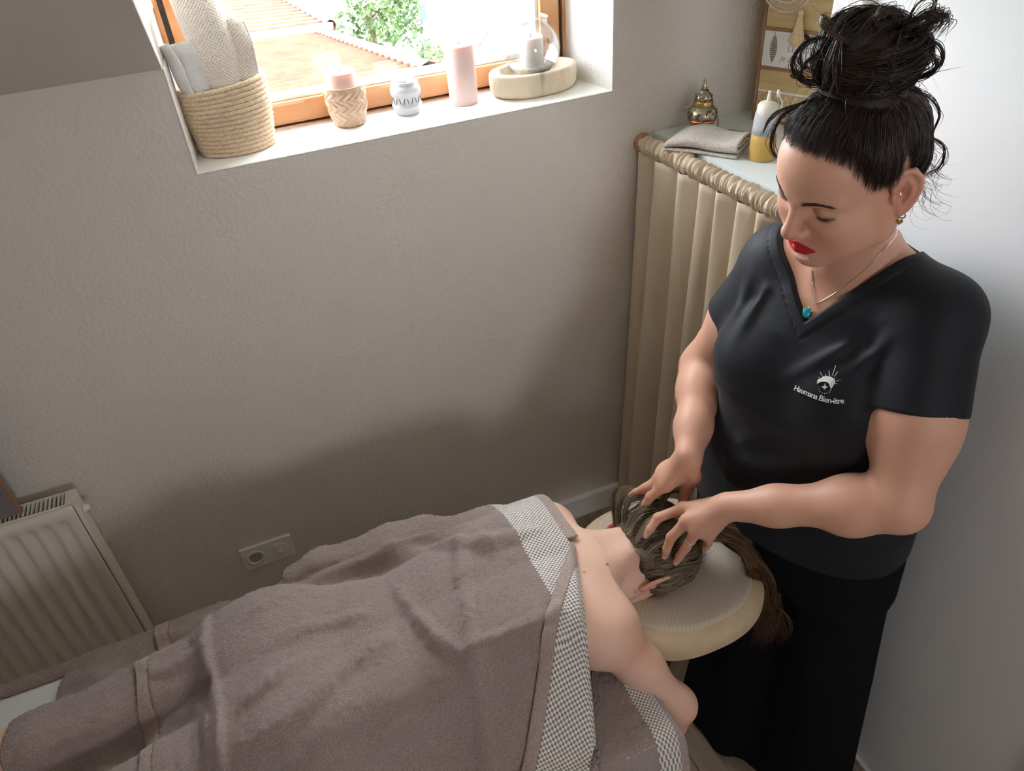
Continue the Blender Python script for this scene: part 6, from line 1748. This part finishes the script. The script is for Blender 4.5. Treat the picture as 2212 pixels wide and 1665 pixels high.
def roof(name, label, A, Bq, C, D, rows, parent=None, ridge=None):
    """A,B lower edge, C,D upper edge; built from overlapping tile courses"""
    A, Bq, C, D = map(np.asarray, (A, Bq, C, D)); t = parent or thing(name, tuple(A), label, 'roof')
    nrm = np.cross(Bq - A, D - A); nrm /= np.linalg.norm(nrm); nrm *= np.sign(nrm[2])
    for k in range(rows):
        a, b = k / rows, (k + 1.12) / rows; b = min(b, 1.0)
        p = [A + (D - A) * a + nrm * .05, Bq + (C - Bq) * a + nrm * .05, Bq + (C - Bq) * b, A + (D - A) * b]
        bm = bmesh.new(); top = [bm.verts.new(q) for q in p]; bot = [bm.verts.new(q - nrm * .05) for q in p]
        bm.faces.new(top); bm.faces.new(bot[::-1])
        for i in range(4): bm.faces.new((top[i], top[(i + 1) % 4], bot[(i + 1) % 4], bot[i]))
        from_bm('tile_course', bm, m_tile, t)
    if ridge:
        tubes('ridge_tiles', [np.array(r) for r in ridge], [np.full(len(r), .11) for r in ridge], m_ridge, t, 8)
    return t
# near house: big tiled roof below the window
h1 = thing('house', tuple(U((700, 200), 9)), 'low house with a pale terracotta tiled roof just outside the window', 'house')
rA, rB, rC, rD = U((470, 250), 6.6), U((930, 155), 8.2), U((690, 72), 13.5), U((500, 98), 12.5)
roof('roof', None, rA, rB, rC, rD, 22, h1, [[rB, rC]])
bm = bmesh.new()
for p0, p1 in ((rB, rC), (rA, rB)):
    a, b = p0 - (0, 0, .15), p1 - (0, 0, .15); c, d = b.copy(), a.copy(); c[2] = d[2] = GZ
    bm.faces.new([bm.verts.new(q) for q in (a, b, c, d)])
o = from_bm('wall', bm, m_render_c, h1); o.modifiers.new('thickness', 'SOLIDIFY').thickness = .2
# second house behind it
h2 = thing('house', tuple(U((650, 60), 17)), 'farther cream house with a tiled hip roof and small dark window', 'house')
sA, sB, sC, sD = U((470, 92), 15.5), U((715, 55), 17.0), U((575, -22), 22.0), U((470, -22), 21.5)
roof('roof', None, sA, sB, sC, sD, 14, h2, [[sB, sC]])
bm = bmesh.new(); a, b = sA + (0, .3, -.1), sB + (-.4, .3, -.1); c, d = b.copy(), a.copy(); c[2] = d[2] = GZ; bm.faces.new([bm.verts.new(q) for q in (a, b, c, d)])
o = from_bm('wall', bm, m_render_c, h2); o.modifiers.new('thickness', 'SOLIDIFY').thickness = .3
e = (b - a) / np.linalg.norm(b - a); w0 = U((645, 76), 16.6); box('gutter', (-.06, -.06, -.06), (np.linalg.norm(sB - sA), .06, .06), mat('zinc_gutter', (.55, .60, .66, 1), .5), h2, mtx=Matrix.Translation(Vector(sA)) @ Vector((1, 0, 0)).rotation_difference(Vector((sB - sA) / np.linalg.norm(sB - sA))).to_matrix().to_4x4())
wn_ = U((656, 75), 16.35); box('window', (wn_[0] - .28, wn_[1] - .05, wn_[2] - .10), (wn_[0] + .28, wn_[1] + .05, wn_[2] + .10), mat('dark_window', (.12, .13, .16, 1), .3), h2)
# white apartment building on the right
h3 = thing('apartment_building', tuple(U((930, 60), 24)), 'white apartment building with blue shuttered windows at the right', 'building')
p0 = U((830, 100), 24); p1 = U((1010, 60), 25.5); dx_ = p1 - p0; dx_[2] = 0; L3 = 9.0; dx_ /= np.linalg.norm(dx_)
M3 = Matrix(((dx_[0], -dx_[1], 0, p0[0]), (dx_[1], dx_[0], 0, p0[1]), (0, 0, 1, 0), (0, 0, 0, 1)))
box('wall', (0, 0, GZ), (L3, 6, 4.5), m_render_w, h3, mtx=M3)
def win3(px, w, h):
    r = pray(px); n_ = np.array([-dx_[1], dx_[0], 0]); t = ((p0 - CAMP) @ n_) / (r @ n_); q = CAMP + r * t
    lx = (q - p0) @ dx_
    wo = box('window', (lx - w / 2, -.06, q[2] - h / 2), (lx + w / 2, .02, q[2] + h / 2), m_shut, h3, mtx=M3)
    box('window_sill', (lx - w / 2 - .05, -.12, q[2] - h / 2 - .06), (lx + w / 2 + .05, .02, q[2] - h / 2), m_render_w, wo, mtx=M3)
win3((912, 27), .20, .5); win3((922, 95), .2, .28); win3((818, 100), .3, .2)
rf = [U((938, 26), 24.3), U((1035, -60), 24.3)]
# roof verge of the neighbouring dormer, close on the right
vg = thing('roof_verge', tuple(U((1065, 60), 3.2)), 'dark grey sloping roof verge close outside the window at the right', 'roof verge')
va, vb = U((1018, 118), 3.0), U((1110, -30), 3.4)
dd = (vb - va); ln = np.linalg.norm(dd); rot = Vector((1, 0, 0)).rotation_difference(Vector(dd / ln)).to_matrix().to_4x4()
box('fascia_board', (-.25, -.02, -.03), (ln + .3, .02, .03), mat('verge_trim', srgb(78, 84, 96), .5), vg, mtx=Matrix.Translation(Vector(va)) @ rot)
bm = bmesh.new(); q = [va - dd * .3 + (.03, .04, -.02), vb + dd * .3 + (.03, .04, -.02), vb + dd * .3 + (.85, .10, -.02), va - dd * .3 + (.85, .10, -.02)]
bm.faces.new([bm.verts.new(x) for x in q]); o = from_bm('cladding', bm, m_fascia, vg); o.modifiers.new('thickness', 'SOLIDIFY').thickness = .05
# path, trees and shrubs
pv = tag(box('ground_path', (U((740, 70), 26)[0], 18, GZ), (U((860, 110), 26)[0] + 3, 27, GZ + .03), m_pave), 'pale paved yard between the houses', 'ground'); pv['kind'] = 'structure'
def tree(name, label, c, r, n, seed, cat='tree', trunk=True):
    rs = np.random.RandomState(seed); t = thing(name, (c[0], c[1], GZ), label, cat, 'trees and shrubs outside')
    blobs = rs.normal(size=(9, 3)) * np.array(r) * .45; P = []
    for i in range(n):
        b = blobs[rs.randint(9)]; v = rs.normal(size=3); v /= np.linalg.norm(v); P.append(np.asarray(c) + b + v * np.array(r) * .55 * rs.uniform(.75, 1.0))
    P = np.array(P); s = .075 * r[0] * rs.uniform(.6, 1.3, n); a = rs.normal(size=(n, 3)); a /= np.linalg.norm(a, axis=1)[:, None]; b = np.cross(a, rs.normal(size=(n, 3))); b /= np.linalg.norm(b, axis=1)[:, None]
    V = np.stack([P - a * s[:, None], P + b * s[:, None] * .6, P + a * s[:, None], P - b * s[:, None] * .6], 1).reshape(-1, 3)
    f = from_pd('foliage', V, np.arange(n * 4).reshape(-1, 4), m_leaf, t, False); f['kind'] = 'stuff'
    if trunk: tubes('trunk', [np.array([(c[0], c[1], GZ), (c[0], c[1], c[2])])], [np.array([.16, .09])], mat('bark', srgb(96, 78, 62), .9), t, 8)
tree('garden_tree', 'light green tree beside the white apartment building', U((795, 20), 21), (1.0, 1.0, 1.3), 2600, 1)
tree('garden_tree', 'dark green tree at the far end of the lawn', U((655, -12), 34), (2.2, 1.4, 1.3), 2000, 2)
tree('garden_tree', 'tall tree behind the light green one', U((735, -45), 38), (1.8, 1.6, 2.0), 2000, 5)
tree('garden_shrub', 'flowering shrub at the foot of the white building', U((948, 128), 20), (.7, .7, .5), 1200, 3, 'shrub', False)
tree('garden_shrub', 'low green shrub beside the roof corner', U((880, 135), 19), (.55, .5, .35), 900, 4, 'shrub', False)
